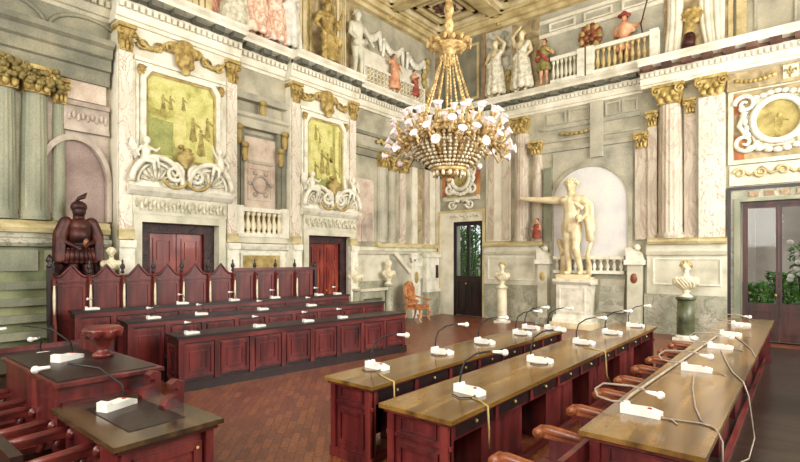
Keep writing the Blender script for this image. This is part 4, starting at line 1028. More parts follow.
figure('white_statue', 'white statue on the upper left wall, left of the lattice balustrade', 'statue', FL, -4.3, .27, 7.18, 2.05,
       dict(elL=(.2, 0, .72), wrL=(.3, 0, .62), elR=(-.15, 0, .64), wrR=(-.1, -.07, .55)), 'stone', [('sash', 'stone', lambda mb, A, H: mb.cap(A(-.09, -.06, .5), .05 * H, A(.1, -.05, .56), .05 * H, 8)), ('hair', 'stone', p_hair)])
trim(MB(FL).box(-4.6, -4.02, 0, .04, 7.2, 9.6), 'fresco_tan')
trim(MB(FL).box(-4.02, 0, 0, .03, 7.2, 9.6), 'plaster'); trim(MB(FL).box(-3.9, -.5, .03, .06, 7.75, 8.35), 'cream')
for y, z, lab in ((-3.6, 9.0, 'white stucco festoon hanging under the ceiling, nearest the white upper statue'), (-2.5, 8.85, 'white stucco festoon under the ceiling above the orange figures'), (-1.3, 8.8, 'white stucco festoon under the ceiling nearest the room corner')):
    g = MB(FL)
    for k in range(11):
        q = k / 10; g.ell((y - .45 + .9 * q, .1, z - .28 * math.sin(PI * q)), (.1 + .04 * math.sin(PI * q), .07, .09 + .04 * math.sin(PI * q)), 7)
    g.cap((y - .45, .1, z), .08, (y - .5, .1, z - .5), .05, 7).cap((y + .45, .1, z), .08, (y + .5, .1, z - .5), .05, 7)
    tag(g.build('stucco_festoon', 'white'), lab, 'festoon', 'upper stucco festoons')
def lattice(u0, u1, label):
    t = thing('lattice_balustrade', label, 'balustrade', (.2, (u0 + u1) / 2, 7.2), 'upper lattice balustrades')
    MB(FL).frame(u0, u1, 7.2, 7.82, .07, .14, .24).build('lattice_frame', 'white', t)
    MB(FL).box(u0 + .06, u1 - .06, .14, .16, 7.25, 7.78).build('gold_backing', 'gold_flat', t)
    n = int((u1 - u0) / .16); b = MB(FL)
    for k in range(1, n): b.box(u0 + (u1 - u0) * k / n - .02, u0 + (u1 - u0) * k / n + .02, .16, .2, 7.26, 7.77)
    for k in range(1, 4): b.box(u0 + .05, u1 - .05, .16, .2, 7.23 + k * .14, 7.26 + k * .14)
    b.build('lattice_bars', 'white', t)
lattice(-4.0, -2.55, 'white lattice balustrade with gold openings on the upper left wall, nearer the white statue')
lattice(-2.4, -.95, 'white lattice balustrade with gold openings on the upper left wall, nearer the room corner')
figure('painted_person', 'figure in orange robes leaning over the lattice balustrade on the upper left wall', 'person', FL, -2.6, .25, 7.3, 1.2,
       dict(elL=(.2, 0, .68), wrL=(.2, -.06, .56), elR=(-.2, 0, .7), wrR=(-.24, 0, .86), lean=(-.03, 0)), 'skin_orange', [('robe', 'skin_orange', p_robe), ('cloak', 'cloth_red', lambda mb, A, H: mb.cap(A(.1, .05, .74), .05 * H, A(.2, .06, .3), .07 * H, 8)), ('hair', 'dark_hair', p_hair)])
figure('painted_person', 'small figure in a red robe behind the lattice balustrade near the room corner', 'person', FL, -1.45, .18, 7.4, .95,
       dict(elL=(.18, 0, .64), wrL=(.1, -.08, .56), elR=(-.18, 0, .64), wrR=(-.1, -.08, .56)), 'skin_orange', [('robe', 'cloth_red', p_robe), ('hair', 'dark_hair', p_hair)])
gs = MB(FL)
for k in range(9): gs.ell((-.75 + .12 * math.sin(k), .12, 7.3 + .2 * k), (.13, .08, .13), 8)
tag(gs.build('gilt_trophy', 'gold_flat'), 'tall gilt trophy ornament in the upper room corner beside the chandelier', 'trophy')
# ---------------------------------------------------------------- large marble statue on its pedestal
pe = thing('statue_pedestal', 'large white moulded stone pedestal under the marble statue', 'pedestal', (5.22, -.34, 0))
def slab(x0, x1, d1, z0, z1, nm, m, p): return MB(FB).box(x0, x1, .02, d1, z0, z1).build(nm, m, p)
slab(4.62, 5.82, .82, 0, .16, 'plinth', 'statue', pe)
MB(FB).prof([(.02, .16), (.78, .16), (.76, .24), (.7, .3), (.68, .36), (.02, .36)], 4.68, 5.76).build('foot_molding', 'white', pe)
slab(4.76, 5.68, .66, .36, 1.24, 'dado_block', 'white', pe)
MB(FB).frame(4.84, 5.6, .44, 1.16, .04, .66, .68).build('panel_molding', 'white', pe)
MB(FB).prof([(.02, 1.24), (.68, 1.24), (.76, 1.32), (.76, 1.4), (.02, 1.4)], 4.68, 5.76).build('cap_molding', 'white', pe)
MB(FB).box(4.76, 5.66, .04, .68, 1.4, 1.45).build('top_slab', 'statue', pe)

SX, SZ, SH = 5.13, 1.52, 2.8
def st_relief(mb, A, H):
    mb.ell(A(-.012, -.005, .93), (.054 * H, .064 * H, .072 * H), 12); mb.cap(A(0, 0, .8), .045 * H, A(-.01, 0, .88), .04 * H, 10)
    mb.cap(A(0, 0, .5), .095 * H, A(0, 0, .6), .085 * H, 12); mb.cap(A(-.042, 0, .5), .07 * H, A(-.04, 0, .36), .056 * H, 10); mb.cap(A(.045, -.01, .49), .068 * H, A(.052, -.03, .36), .055 * H, 10)
    mb.cap(A(-.12, -.0, .775), .048 * H, A(-.3, -.02, .79), .036 * H, 10); mb.cap(A(-.3, -.02, .79), .034 * H, A(-.49, -.033, .813), .024 * H, 10)
    for sg in (-1, 1):
        mb.ell(A(sg * .055, -.055, .765), (.055 * H, .032 * H, .034 * H), 12)
        mb.ell(A(sg * .02, -.056, .932), (.014 * H, .008 * H, .006 * H), 8)
        for k in range(3): mb.ell(A(sg * .022, -.058 + .004 * k, .7 - .04 * k), (.02 * H, .022 * H, .017 * H), 8)
    mb.ell(A(-.012, -.062, .893), (.018 * H, .01 * H, .006 * H), 8); mb.ell(A(-.012, -.055, .875), (.018 * H, .014 * H, .012 * H), 8)
def st_drape(mb, A, H):
    for k in range(4):
        x = .128 + .02 * k
        mb.cap(A(x, .03 - .02 * (k % 2), .77 - .02 * k), .028 * H, A(x + .03, .01 - .03 * (k % 2), .36 + .03 * k), .022 * H, 10)
    mb.cap(A(.05, -.03, .8), .03 * H, A(.14, -.02, .75), .038 * H, 10); mb.cap(A(.17, -.05, .56), .035 * H, A(.2, -.02, .36), .034 * H, 10)
    mb.cap(A(-.04, -.055, .8), .02 * H, A(.12, -.06, .68), .024 * H, 10)
def st_trunk(mb, A, H):
    mb.tube([A(-.1, .06, 0), A(-.1, .06, .15), A(-.13, .055, .3), A(-.16, .05, .37)], [.05 * H, .04 * H, .034 * H, .02 * H], 9)
    mb.tube([A(.15, .08, 0), A(.16, .06, .1), A(.14, .05, .2), A(.18, .04, .34)], [.03 * H, .024 * H, .02 * H, .02 * H], 9)
    mb.tube([A(-.11, .03, .2), A(-.09, .0, .25), A(-.13, .0, .3)], .014 * H, 7)
def st_hair(mb, A, H):
    for k in range(34):
        q = (k + .5) / 34; th = k * 2.4; zz = .935 + .058 * q; rr = .066 * math.sqrt(max(0.05, 1 - (q * .92) ** 2))
        x = rr * math.cos(th); y = .012 + rr * math.sin(th) * 1.05
        if y < -.03 and zz < .955: continue
        mb.ell(A(x - .012, y, zz), (.017 * H, .017 * H, .013 * H), 7)
sf = figure('marble_statue', 'large ivory marble statue with outstretched arm and draped cloak, standing on the white pedestal', 'statue', FB, SX, .43, SZ, SH,
       dict(hipR=(-.042, 0, .5), kneeR=(-.04, -.01, .275), footR=(-.03, .01, .03), hipL=(.045, 0, .49), kneeL=(.055, -.05, .275), footL=(.085, .03, .03),
            elR=(-.315, -.02, .79), wrR=(-.5, -.035, .815), elL=(.165, .03, .63), wrL=(.13, -.09, .565), head=(-.012, -.012, .925), lean=(.0, 0)),
       'statue', [('cloak', 'statue', st_drape), ('tree_trunk', 'statue', st_trunk), ('hair', 'statue', st_hair),
                  ('held_orb', 'statue', lambda mb, A, H: mb.ell(A(.115, -.125, .575), (.036 * H,) * 3, 12))], rm=.022, extra=st_relief)
MB(FB).box(4.72, 5.58, .08, .62, 1.45, 1.53).build('statue_base', 'statue', sf)

# ---------------------------------------------------------------- busts on columns
def bust(label, loc, h, rz, wig='bust', group='wall busts'):
    t = thing('marble_bust', label, 'bust', loc, group)
    x, y, z = loc; R = Matrix.Rotation(rz, 3, 'Z')
    def A(a, b, c_):
        v = R @ Vector((a * h, b * h, 0)); return (x + v.x, y + v.y, z + c_ * h)
    MB().lathe(loc, [(.16 * h, 0), (.17 * h, .03 * h), (.1 * h, .06 * h), (.07 * h, .12 * h), (.12 * h, .18 * h), (.05 * h, .2 * h)], 14).build('socle', 'bust', t)
    mb = MB(); RR = R
    mb.ell(A(0, 0, .38), (.27 * h, .15 * h, .2 * h), 14, R=RR); mb.ell(A(0, -.02, .3), (.17 * h, .13 * h, .16 * h), 12, R=RR)
    for sg in (-1, 1): mb.ell(A(sg * .22, 0, .42), (.11 * h, .12 * h, .13 * h), 10, R=RR)
    mb.cap(A(0, 0, .5), .09 * h, A(0, -.01, .68), .075 * h, 10)
    mb.ell(A(0, -.03, .79), (.1 * h, .125 * h, .14 * h), 14, R=RR)
    mb.ell(A(0, -.155, .78), (.022 * h, .035 * h, .035 * h), 8, R=RR); mb.ell(A(0, -.13, .69), (.04 * h, .03 * h, .025 * h), 8, R=RR)
    for sg in (-1, 1): mb.ell(A(sg * .1, .0, .78), (.02 * h, .03 * h, .04 * h), 8, R=RR); mb.ell(A(sg * .045, -.13, .83), (.03 * h, .02 * h, .012 * h), 8, R=RR)
    mb.build('bust_body', 'bust', t, remesh=.012, smooth_it=2)
    hr = MB()
    for k in range(22):
        q = (k + .5) / 22; th = k * 2.4; rr = .12 * math.sqrt(max(.08, 1 - q * q)); b = .02 + rr * math.sin(th); cz = .82 + .13 * q
        if b < -.07 and cz < .88: continue
        hr.ell(A(rr * math.cos(th), b, cz), (.045 * h,) * 3, 7)
    hr.build('hair', wig, t)
    dr = MB()
    for k in range(5): dr.tube([A(-.24 + .07 * k, -.13 + .02 * abs(k - 2), .5), A(-.16 + .09 * k, -.15, .38), A(-.02 + .05 * k, -.12, .24)], .026 * h, 7)
    dr.build('drapery_folds', 'bust', t)
    return t
def pedestal_column(label, loc, h, r, m, foot='stone', group='bust columns'):
    t = thing('bust_column', label, 'column', loc, group)
    MB().lathe(loc, [(r * .94, .1), (r, .14), (r, h * .5), (r * .93, h - .08)], 20).build('shaft', m, t)
    MB().box(loc[0] - r * 1.25, loc[0] + r * 1.25, loc[1] - r * 1.25, loc[1] + r * 1.25, 0, .06).lathe(loc, [(r * 1.22, .06), (r * 1.25, .08), (r * 1.05, .12)], 20).build('column_foot', foot, t)
    MB().lathe(loc, [(r * .95, h - .08), (r * 1.12, h - .05), (r * 1.15, h)], 20).build('column_cap', m, t)
pedestal_column('cream marble bust column against the wall between far garden door and statue', (3.09, -.8, 0), 1.12, .15, 'bust', 'white')
bust('cream bust with curly tan hair on the cream column, left of the marble statue', (3.09, -.8, 1.12), .78, .4, 'bust_gold')
pedestal_column('dark green marble bust column between statue and right glazed door', (8.08, -.8, 0), 1.04, .2, 'dark_green', 'white')
bust('cream bust with wide tan wig on the dark green column, right of the marble statue', (8.08, -.8, 1.04), .92, .1, 'bust_gold')
g = None
pedestal_column('pale green marble bust column right beside the second red door', (.38, -4.5, 0), 1.12, .16, 'green_marble')
bust('cream bust beside the second red door, left end of the marble console', (.38, -4.5, 1.12), .8, PI / 2 - .3)
pedestal_column('pale green marble bust column at the end of the marble console nearer the gilt chair', (.38, -3.04, 0), 1.2, .14, 'green_marble')
bust('cream bust at the end of the marble console nearer the gilt chair', (.38, -3.04, 1.2), .76, PI / 2 - .3)
bust('small white bust with shoulders on the white post between bronze statue and wider red door', (.58, -11.0, 1.66), .55, PI / 2 - .2, 'bust')
t = thing('bust_post', 'white stone post under the small white bust beside the bronze statue', 'post', (.58, -11.0, 0))
MB().box(.47, .69, -11.11, -10.89, 0, 1.6).build('post_shaft', 'stone', t); MB().box(.45, .71, -11.13, -10.87, 1.6, 1.66).build('post_cap', 'white', t)

# ---------------------------------------------------------------- bronze soldier on its base
def b_cape(mb, A, H):
    for k in range(9):
        a = -.2 + .05 * k
        mb.cap(A(a * .6, .04 + .02 * (k % 2), .8), .04 * H, A(a * .85, .06 + .03 * (k % 2), .3 + .08 * (k % 2)), .045 * H, 9)
    for sg in (-1, 1):
        mb.cap(A(sg * .11, 0, .8), .06 * H, A(sg * .155, .0, .68), .065 * H, 10); mb.cap(A(sg * .155, 0, .68), .065 * H, A(sg * .165, .02, .44), .055 * H, 10)
        mb.cap(A(sg * .165, .02, .44), .05 * H, A(sg * .15, .03, .25), .03 * H, 10)
        for k in range(3): mb.cap(A(sg * (.13 + .03 * k), -.04, .72 - .03 * k), .018 * H, A(sg * (.14 + .03 * k), -.045, .42), .016 * H, 8)
def b_armor(mb, A, H):
    mb.cap(A(0, -.02, .6), .09 * H, A(0, -.02, .75), .1 * H, 12)
    for k in range(7): mb.cap(A(-.1 + .033 * k, -.07 + .008 * abs(k - 3), .54), .022 * H, A(-.12 + .04 * k, -.08 + .008 * abs(k - 3), .42), .024 * H, 8)
def b_helmet(mb, A, H):
    c = A(0, 0, .955); mb.ell(c, (.074 * H, .072 * H, .062 * H), 12); mb.ell(A(0, -.01, .91), (.06 * H, .062 * H, .06 * H), 12); mb.cap(A(0, 0, .8), .055 * H, A(0, 0, .88), .05 * H, 10)
    pts = [A(-.02, .02, 1.0), A(0, .0, 1.04), A(.04, 0, 1.06), A(.07, -.0, 1.1)]; mb.tube(pts, [.012 * H, .02 * H, .024 * H, .006 * H], 8)
    mb.ell(A(0, -.06, .95), (.05 * H, .02 * H, .012 * H), 8)
bz = thing('statue_plinth', 'dark wooden plinth carrying the bronze soldier behind the stalls', 'plinth', (.45, -11.48, 0))
MB().box(.28, .6, -11.8, -11.16, 0, 1.12).build('plinth_block', 'wood_dark', bz); MB().box(.26, .63, -11.82, -11.14, 1.12, 1.18).build('plinth_cap', 'wood', bz)
figure('bronze_statue', 'dark red-brown bronze soldier in a cape and plumed helmet in front of the mauve niche', 'statue', FL, -11.48, .46, 1.18, 1.8,
       dict(elL=(.15, .0, .63), wrL=(.07, -.1, .6), elR=(-.15, .0, .63), wrR=(-.07, -.11, .57), head=(-.0, -.01, .915), kneeL=(.08, -.05, .28), footL=(.1, 0, .03)), 'bronze',
       [('cloak', 'bronze', b_cape), ('cuirass', 'bronze', b_armor), ('plumed_helmet', 'bronze', b_helmet),
        ('waist_highlight', 'wood_arm', lambda mb, A, H: mb.ell(A(.03, -.1, .6), (.03 * H, .02 * H, .05 * H), 10))], rm=.02)  # orange highlight at the waist, modelled as a small coloured blob

# ---------------------------------------------------------------- chandelier
CXX, CYY = 5.28, -7.0
ch = thing('chandelier', 'huge gilt chandelier with white opal cups and a crystal basket hanging in the hall', 'chandelier', (CXX, CYY, 3.55))
pts = []; rr = []
for i in range(60):
    z = 5.9 + (CEIL - 5.9) * i / 59; pts.append((CXX, CYY, z)); rr.append(.075 + .02 * math.sin(i * 1.5))
MB().tube(pts, rr, 10).build('stem_sleeve', 'gold_bright', ch)
cr = MB().lathe((CXX, CYY, 5.7), [(.05, .34), (.1, .3), (.13, .25), (.3, .22), (.33, .18), (.3, .15), (.14, .12), (.09, .04), (.14, -.04), (.09, -.12), (.02, -.17)], 18).build('crown', 'gold_bright', ch)
for k in range(16):
    a = 2 * PI * k / 16; c_, s_ = math.cos(a), math.sin(a); e = .03 * (k % 2)
    MB().tube([(CXX + .24 * c_, CYY + .24 * s_, 5.9), (CXX + .33 * c_, CYY + .33 * s_, 5.95 + e), (CXX + .39 * c_, CYY + .39 * s_, 5.93 + e), (CXX + .4 * c_, CYY + .4 * s_, 5.86 + e)], [.04, .06, .055, .015], 7).build('crown_leaf', 'gold_bright', cr)
for k in range(12):
    a = 2 * PI * (k + .3) / 12; mb = MB(); n = 22
    for i in range(n):
        q = i / (n - 1); r_ = .15 + .42 * q ** 1.15; z = 5.68 - 1.28 * q
        mb.ell((CXX + r_ * math.cos(a), CYY + r_ * math.sin(a), z), (.02, .02, .036), 6)
    mb.build('beaded_chain', 'gold_bright', ch)
rim = MB().lathe((CXX, CYY, 4.28), [(.6, -.05), (.68, -.04), (.7, .02), (.66, .07), (.6, .06)], 36).build('basket_rim', 'gold_bright', ch)
MB().lathe((CXX, CYY, 4.3), [(.05, .45), (.1, .4), (.06, .3), (.14, .2), (.1, .1), (.3, .02), (.3, -.03)], 14).build('centre_baluster', 'gold_bright', ch)
MB().lathe((CXX, CYY, 3.6), [(.0, .0), (.2, .06), (.4, .22), (.54, .42), (.58, .64)], 28).build('basket_lining', 'crystal_dark', ch)
for k in range(40):
    a = 2 * PI * k / 40; mb = MB(); n = 13
    for i in range(n):
        q = i / (n - 1); r_ = .68 + .06 * math.sin(PI * q) - .42 * q ** 2.1; z = 4.26 - .64 * q
        e_ = .042 if (i + k) % 2 else .03
        mb.ell((CXX + r_ * math.cos(a), CYY + r_ * math.sin(a), z), (e_, e_, .034), 5)
    mb.build('crystal_strand', 'crystal' if k % 4 else 'crystal_dark', ch)
lr = MB().lathe((CXX, CYY, 3.6), [(.26, -.02), (.33, .0), (.33, .05), (.26, .06)], 24).build('lower_ring', 'gold_bright', ch)
for k in range(14):
    a = 2 * PI * k / 14
    MB().ell((CXX + .28 * math.cos(a), CYY + .28 * math.sin(a), 3.54), (.04, .04, .06), 6).build('crystal_drop', 'crystal', lr)
MB().ell((CXX, CYY, 3.56), (.2, .2, .1), 12).ell((CXX, CYY, 3.45), (.06, .06, .08), 8).build('crystal_finial', 'crystal_dark', lr)
rs = random.Random(5)
def cup(p, dirv, parent):
    dirv = Vector(dirv).normalized(); zq = Vector((0, 0, 1)).rotation_difference(dirv).to_matrix()
    def F_(v): return Vector(p) + zq @ (Vector(v) * .76)
    MB(F_).lathe((0, 0, 0), [(.02, 0), (.04, .03), (.05, .08), (.07, .13), (.105, .165), (.092, .158), (.05, .11), (.03, .04)], 10).build('opal_cup', 'cup', parent)
    MB(F_).lathe((0, 0, 0), [(.01, -.07), (.05, -.05), (.03, -.02), (.05, .02)], 8).build('candle_socket', 'gold_bright', parent)
for k in range(18):
    a = 2 * PI * (k + .5) / 18; ev = k % 2 == 0
    def Q(r_, z, tw=0): return (CXX + r_ * math.cos(a + tw), CYY + r_ * math.sin(a + tw), z)
    def dr(e, tw=0): return (math.cos(a + tw) * math.cos(e), math.sin(a + tw) * math.cos(e), math.sin(e))
    am = MB(); cups = []
    tips = [(1.06 if ev else .98, 4.1 if ev else 4.22, -.06, .6), (.98, 4.42, .1, .9), (.8, 4.52, -.02, 1.25), (1.1 if ev else 1.04, 3.9 if ev else 4.02, .08, .0 if ev else .4), (.74, 4.36, .14, 1.0)]
    for (r_, z, tw, e) in tips:
        z += rs.uniform(-.04, .04); tw += rs.uniform(-.03, .03); r_ += rs.uniform(-.03, .03)
        am.tube([Q(.62, 4.22), Q(.62 + (r_ - .62) * .4, 4.12 + (z - 4.2) * .2, tw * .5), Q(.62 + (r_ - .62) * .8, z - .12, tw), Q(r_, z - .04, tw)], .018, 6)
        cups.append((Q(r_, z, tw), dr(e + rs.uniform(-.2, .2), tw)))
        for q in range(2): am.ell(Q(.62 + (r_ - .62) * (.45 + .3 * q), 4.14 + (z - 4.2) * (.25 + .3 * q), tw + .05 * (q - .5)), (.045, .045, .035), 6)
    arm = am.build('candle_arm', 'gold_bright', ch)
    for p_, d_ in cups: cup(p_, d_, arm)

# ---------------------------------------------------------------- microphones
def mic(name, neck, head, hd_dir, neck_m, cord):
    r = proto(name)
    b = MB()
    pr = [(-.14, 0), (.14, 0), (.14, .035), (.06, .055), (-.09, .05), (-.1, .075), (-.14, .07)]
    vs = [(-.055, u, z) for u, z in pr] + [(.055, u, z) for u, z in pr]; k = len(pr)
    b.add(vs, [tuple(range(k)), tuple(range(k, 2 * k))] + [(i, (i + 1) % k, k + (i + 1) % k, k + i) for i in range(k)])
    base = b.build('base', 'mic_white', r)
    MB().ell((0, .06, .056), (.018, .018, .008), 8).build('button', 'button_red', base)
    MB().tube(neck, .009, 7).build('gooseneck', neck_m, r)
    v = Vector(hd_dir).normalized(); h = Vector(head)
    hb = MB().ell(head, (.032, .032, .032), 10).tube([h - v * .11, h - v * .02], [.012, .02], 8)
    hb.build('mic_head', 'mic_white', r)
    if cord: MB().tube(cord, .006, 6).build('cord', neck_m, r)
    return r
MIC_A = mic('desk_microphone', [(0, -.11, .07), (-.03, -.12, .16), (-.06, -.1, .26), (-.12, -.02, .33), (-.19, .09, .36)], (-.27, .19, .35), (-.6, .8, -.05), 'mic_dark', [(.04, .1, .012), (.12, .12, .008), (.2, .05, .008), (.16, -.06, .008)])
MIC_C = mic('desk_microphone', [(0, -.13, .07), (-.01, -.22, .06), (-.04, -.34, .07), (-.1, -.38, .11), (-.13, -.32, .16), (-.11, -.1, .18), (-.09, .0, .17)], (-.06, .12, .155), (.2, .97, -.05), 'cord_pale', [(.0, .14, .012), (.03, .22, .008), (.1, .26, .008)])
MIC_L = mic('desk_microphone', [(-.03, .05, .05), (-.04, .06, .12), (-.02, .02, .2), (-.06, -.03, .24)], (-.12, -.08, .23), (-.6, -.6, 0), 'mic_dark', None)

# ---------------------------------------------------------------- long tables
def long_table(label, x0, x1, y0, y1, zt, nped, group='long council tables'):
    t = thing('long_table', label, 'table', ((x0 + x1) / 2, y0, 0), group)
    top = MB().box(x0, x1, y0, y1, zt - .035, zt); top.build('tabletop', 'wood_top', t)
    MB().box(x0 + .03, x1 - .03, y0 + .03, y1 - .03, zt - .065, zt - .035).build('top_molding', 'wood_h', t)
    a0, a1 = x0 + .06, x1 - .06
    for y, sg, nm in ((y0 + .07, -1, 'near'), (y1 - .12, 1, 'far')):
        e = MB().box(a0, a1, y, y + .05, 0, zt - .065).build('end_panel', 'wood', t)
        f = y if sg < 0 else y + .05
        def X(p, f=f, sg=sg): return Vector((p[0], f + sg * p[1], p[2]))
        m_ = MB(X).box(a0 - .02, a1 + .02, 0, .02, zt - .25, zt - .22).box(a0 - .02, a1 + .02, 0, .025, 0, .1)
        m_.frame(a0 + .1, a1 - .1, .16, zt - .3, .035, 0, .02).frame(a0 + .12, a1 - .12, zt - .2, zt - .08, .015, 0, .012)
        m_.build('panel_molding', 'wood', e)
        for xx in (a0, a1 - .07): MB(X).box(xx, xx + .07, -.02, .03, .1, zt - .065).build('corner_stile', 'wood', e)
    MB().box(x0 + .08, x0 + .12, y0 + .12, y1 - .12, .06, zt - .065).build('front_panel', 'wood_dark', t)
    MB().box(x0 + .12, x1 - .1, y0 + .12, y1 - .12, zt - .22, zt - .2).build('drawer_rail', 'wood_h', t)
    L_ = y1 - y0 - .26; n = nped * 2 + 1
    for k in range(n):
        ya = y0 + .13 + L_ * k / n; yb = y0 + .13 + L_ * (k + 1) / n
        d = MB().box(x1 - .16, x1 - .085, ya + .04, yb - .04, zt - .19, zt - .075).build('drawer', 'wood_dark', t)
        MB().ell((x1 - .075, (ya + yb) / 2, zt - .13), (.016, .016, .016), 8).build('drawer_knob', 'gold_flat', d)
        MB().box(x1 - .16, x1 - .07, ya - .03, ya + .03, zt - .2, zt - .065).build('drawer_divider', 'wood', t)
        if k % 2 == 1:
            p = MB().box(x0 + .12, x1 - .2, ya - .05, yb + .05, 0, zt - .22).build('pedestal', 'wood', t)
    MB().box(x1 - .16, x1 - .11, y0 + .12, y1 - .12, .03, .08).build('foot_rail', 'wood_h', t)
    return t
long_table('long polished table with carved end, on the side nearest the red benches', 6.57, 7.24, -11.19, -6.4, .8, 3)
long_table('long polished table standing between the other two long tables', 7.62, 8.34, -11.52, -5.0, .8, 4)
long_table('long polished table with pale cords lying on it, at the right near the glazed door', 9.12, 9.88, -11.1, -2.65, .8, 5)

rz = random.Random(3)
oA = ['nearest the carved table end', 'second from the near end', 'third from the near end', 'fourth from the near end', 'fifth from the near end', 'at the far end']
for (x, y), o in zip(((6.75, -10.58), (6.82, -9.44), (6.86, -8.45), (6.9, -7.35), (6.75, -6.7), (7.08, -6.55)), oA):
    place(MIC_A, (x, y, .8), -PI / 2 + rz.uniform(-.15, .15), 'white microphone on the long table nearest the red benches, ' + o, 'microphone', 'desk microphones')
oB = ['at the near end with bright round head', 'second from the near end', 'third from the near end', 'fourth from the near end', 'at the far end']
for (x, y), o in zip(((8.04, -10.78), (7.98, -9.14), (7.95, -7.6), (7.98, -6.4), (8.05, -5.3)), oB):
    place(MIC_A, (x, y, .8), -PI / 2 + rz.uniform(-.12, .12), 'white microphone on the middle long table, ' + o, 'microphone', 'desk microphones')
oC = ['nearest the table edge in front', 'second from the near end with looped pale neck', 'third from the near end', 'fourth from the near end', 'at the far end near the glazed door']
for (x, y), o in zip(((9.37, -10.45), (9.45, -8.5), (9.47, -6.8), (9.45, -5.4), (9.46, -3.95)), oC):
    place(MIC_C, (x, y, .8), -PI / 2 + rz.uniform(-.06, .06), 'white microphone on the right long table, ' + o, 'microphone', 'desk microphones')
for pts, lab in (([(9.2, -10.35, .81), (9.18, -10.1, .82), (9.2, -9.2, .815), (9.24, -8.0, .815), (9.28, -6.6, .815), (9.3, -5.7, .815)], 'thick pale cable lying along the chair side of the right long table'),
                 ([(9.46, -8.75, .808), (9.55, -9.4, .808), (9.66, -10.0, .808), (9.75, -10.35, .808), (9.86, -10.5, .81), (9.91, -10.6, .76), (9.93, -10.75, .5), (9.94, -10.8, .1)], 'pale cord crossing the right long table and hanging over its edge near the front'),
                 ([(9.5, -10.48, .808), (9.62, -10.45, .808), (9.76, -10.42, .808), (9.85, -10.46, .808)], 'short pale cord from the nearest microphone toward the edge of the right long table'),
                 ([(9.5, -7.0, .808), (9.62, -7.7, .808), (9.76, -8.4, .808), (9.88, -8.8, .81), (9.93, -8.9, .7), (9.98, -9.0, .35), (9.96, -9.3, .25), (9.92, -9.6, .3)], 'pale cord looping over the edge of the right long table near its second microphone'),
                 ([(9.5, -5.5, .808), (9.66, -6.1, .808), (9.8, -6.7, .808), (9.87, -7.2, .808)], 'pale cord crossing the far half of the right long table')):
    sm = []
    for i in range(len(pts) - 1):
        for q in range(4):
            sm.append(tuple(Vector(pts[i]).lerp(Vector(pts[i + 1]), q / 4)))
    sm.append(pts[-1])
    tag(MB().tube(sm, .013 if 'thick' in lab else .007, 7).build('cable', 'cord_pale'), lab, 'cable', 'table cables')
for pts, lab in (([(8.12, -10.9, .806), (8.25, -10.95, .806), (8.36, -11.02, .8), (8.37, -11.02, .6), (8.33, -10.95, .42)], 'thin dark cord hanging over the drawer side of the middle long table near its front'),
                 ([(8.05, -7.9, .806), (8.2, -7.95, .806), (8.36, -8.0, .8), (8.37, -7.98, .5), (8.36, -7.8, .35)], 'thin dark cord hanging over the drawer side of the middle long table halfway along'),
                 ([(6.9, -10.75, .806), (7.1, -10.85, .806), (7.26, -10.9, .8), (7.27, -10.9, .55)], 'thin dark cord hanging over the near end of the table nearest the red benches')):
    tag(MB().tube(pts, .008, 6).build('cable', 'gold_flat'), lab, 'cable', 'table cables')

# ---------------------------------------------------------------- armchairs
def armchair(name, m_arm, m_body):
    r = proto(name)       # faces +X, seat centre at the origin
    MB().box(-.24, .24, -.26, .26, .40, .45).build('seat', m_body, r)
    b = MB().box(-.24, -.2, -.26, .26, .4, .72).box(-.26, -.19, -.28, .28, .68, .74); b.build('backrest', m_body, r)
    for sg in (-1, 1):
        y = sg * .27
        a = MB().box(-.24, .2, y - .035, y + .035, .62, .66)
        a.tube([(-.22, y, .655), (.0, y, .665), (.14, y, .672), (.22, y, .665)], [.03, .034, .036, .03], 8)
        a.tube([(.24, y - .045, .64), (.24, y + .045, .64)], .045, 14)
        a.tube([(.24, y - .05, .64), (.24, y + .05, .64)], .02, 10)
        arm = a.build('armrest', m_arm, r)
        MB().tube([(.14, y, .45), (.17, y, .5), (.13, y, .56), (.16, y, .63)], [.03, .035, .024, .03], 8).build('arm_support', m_arm, r)
        for x in (-.2, .2): MB().lathe((x, y * .85, 0), [(.022, 0), (.03, .05), (.022, .2), (.034, .34), (.03, .41)], 9).build('leg', m_body, r)
    MB().box(-.2, .2, -.2, .2, .44, .48).build('cushion', 'wood', r)
    return r
AR = armchair('armchair', 'wood_red_arm', 'wood_dark')
def row_seat():
    r = proto('row_seat')     # faces +X; each seat carries the arm on its +Y side
    MB().box(-.2, .18, -.36, .3, .38, .43).build('seat', 'wood', r)
    MB().box(-.24, -.2, -.36, .3, .0, .72).build('backrest', 'wood', r)
    a = MB().box(-.2, .17, .31, .37, .60, .645)
    a.tube([(-.2, .34, .64), (.0, .34, .652), (.12, .34, .66), (.18, .34, .655)], [.036, .04, .042, .036], 8).tube([(.2, .29, .63), (.2, .39, .63)], .045, 14).tube([(.2, .285, .63), (.2, .395, .63)], .02, 10)
    a.build('armrest', 'wood_arm', r)
    MB().box(-.2, .12, .32, .36, 0, .6).build('side_panel', 'wood', r)
    return r
RS = row_seat()
nm = ['nearest the front', 'second from the front', 'third from the front', 'fourth from the front', 'fifth from the front', 'sixth from the front', 'seventh from the front', 'eighth from the front', 'at the far end']
for i, n in enumerate(nm):
    place(RS, (8.93, -11.21 + i * .7, 0), PI, 'row seat with orange scroll arm beside the right long table, ' + n, 'seat', 'row seats between the tables')
AC = armchair('armchair', 'wood_red_arm', 'wood_dark')
for x, y, rz_, lab in ((10.62, -10.35, PI, 'dark wooden armchair at the right edge of the picture beside the right long table'),
                  (10.6, -6.0, PI, 'dark wooden armchair farther back, beside the right long table toward the glazed door')):
    place(AC, (x, y, 0), rz_, lab, 'armchair', 'armchairs right of the last table')
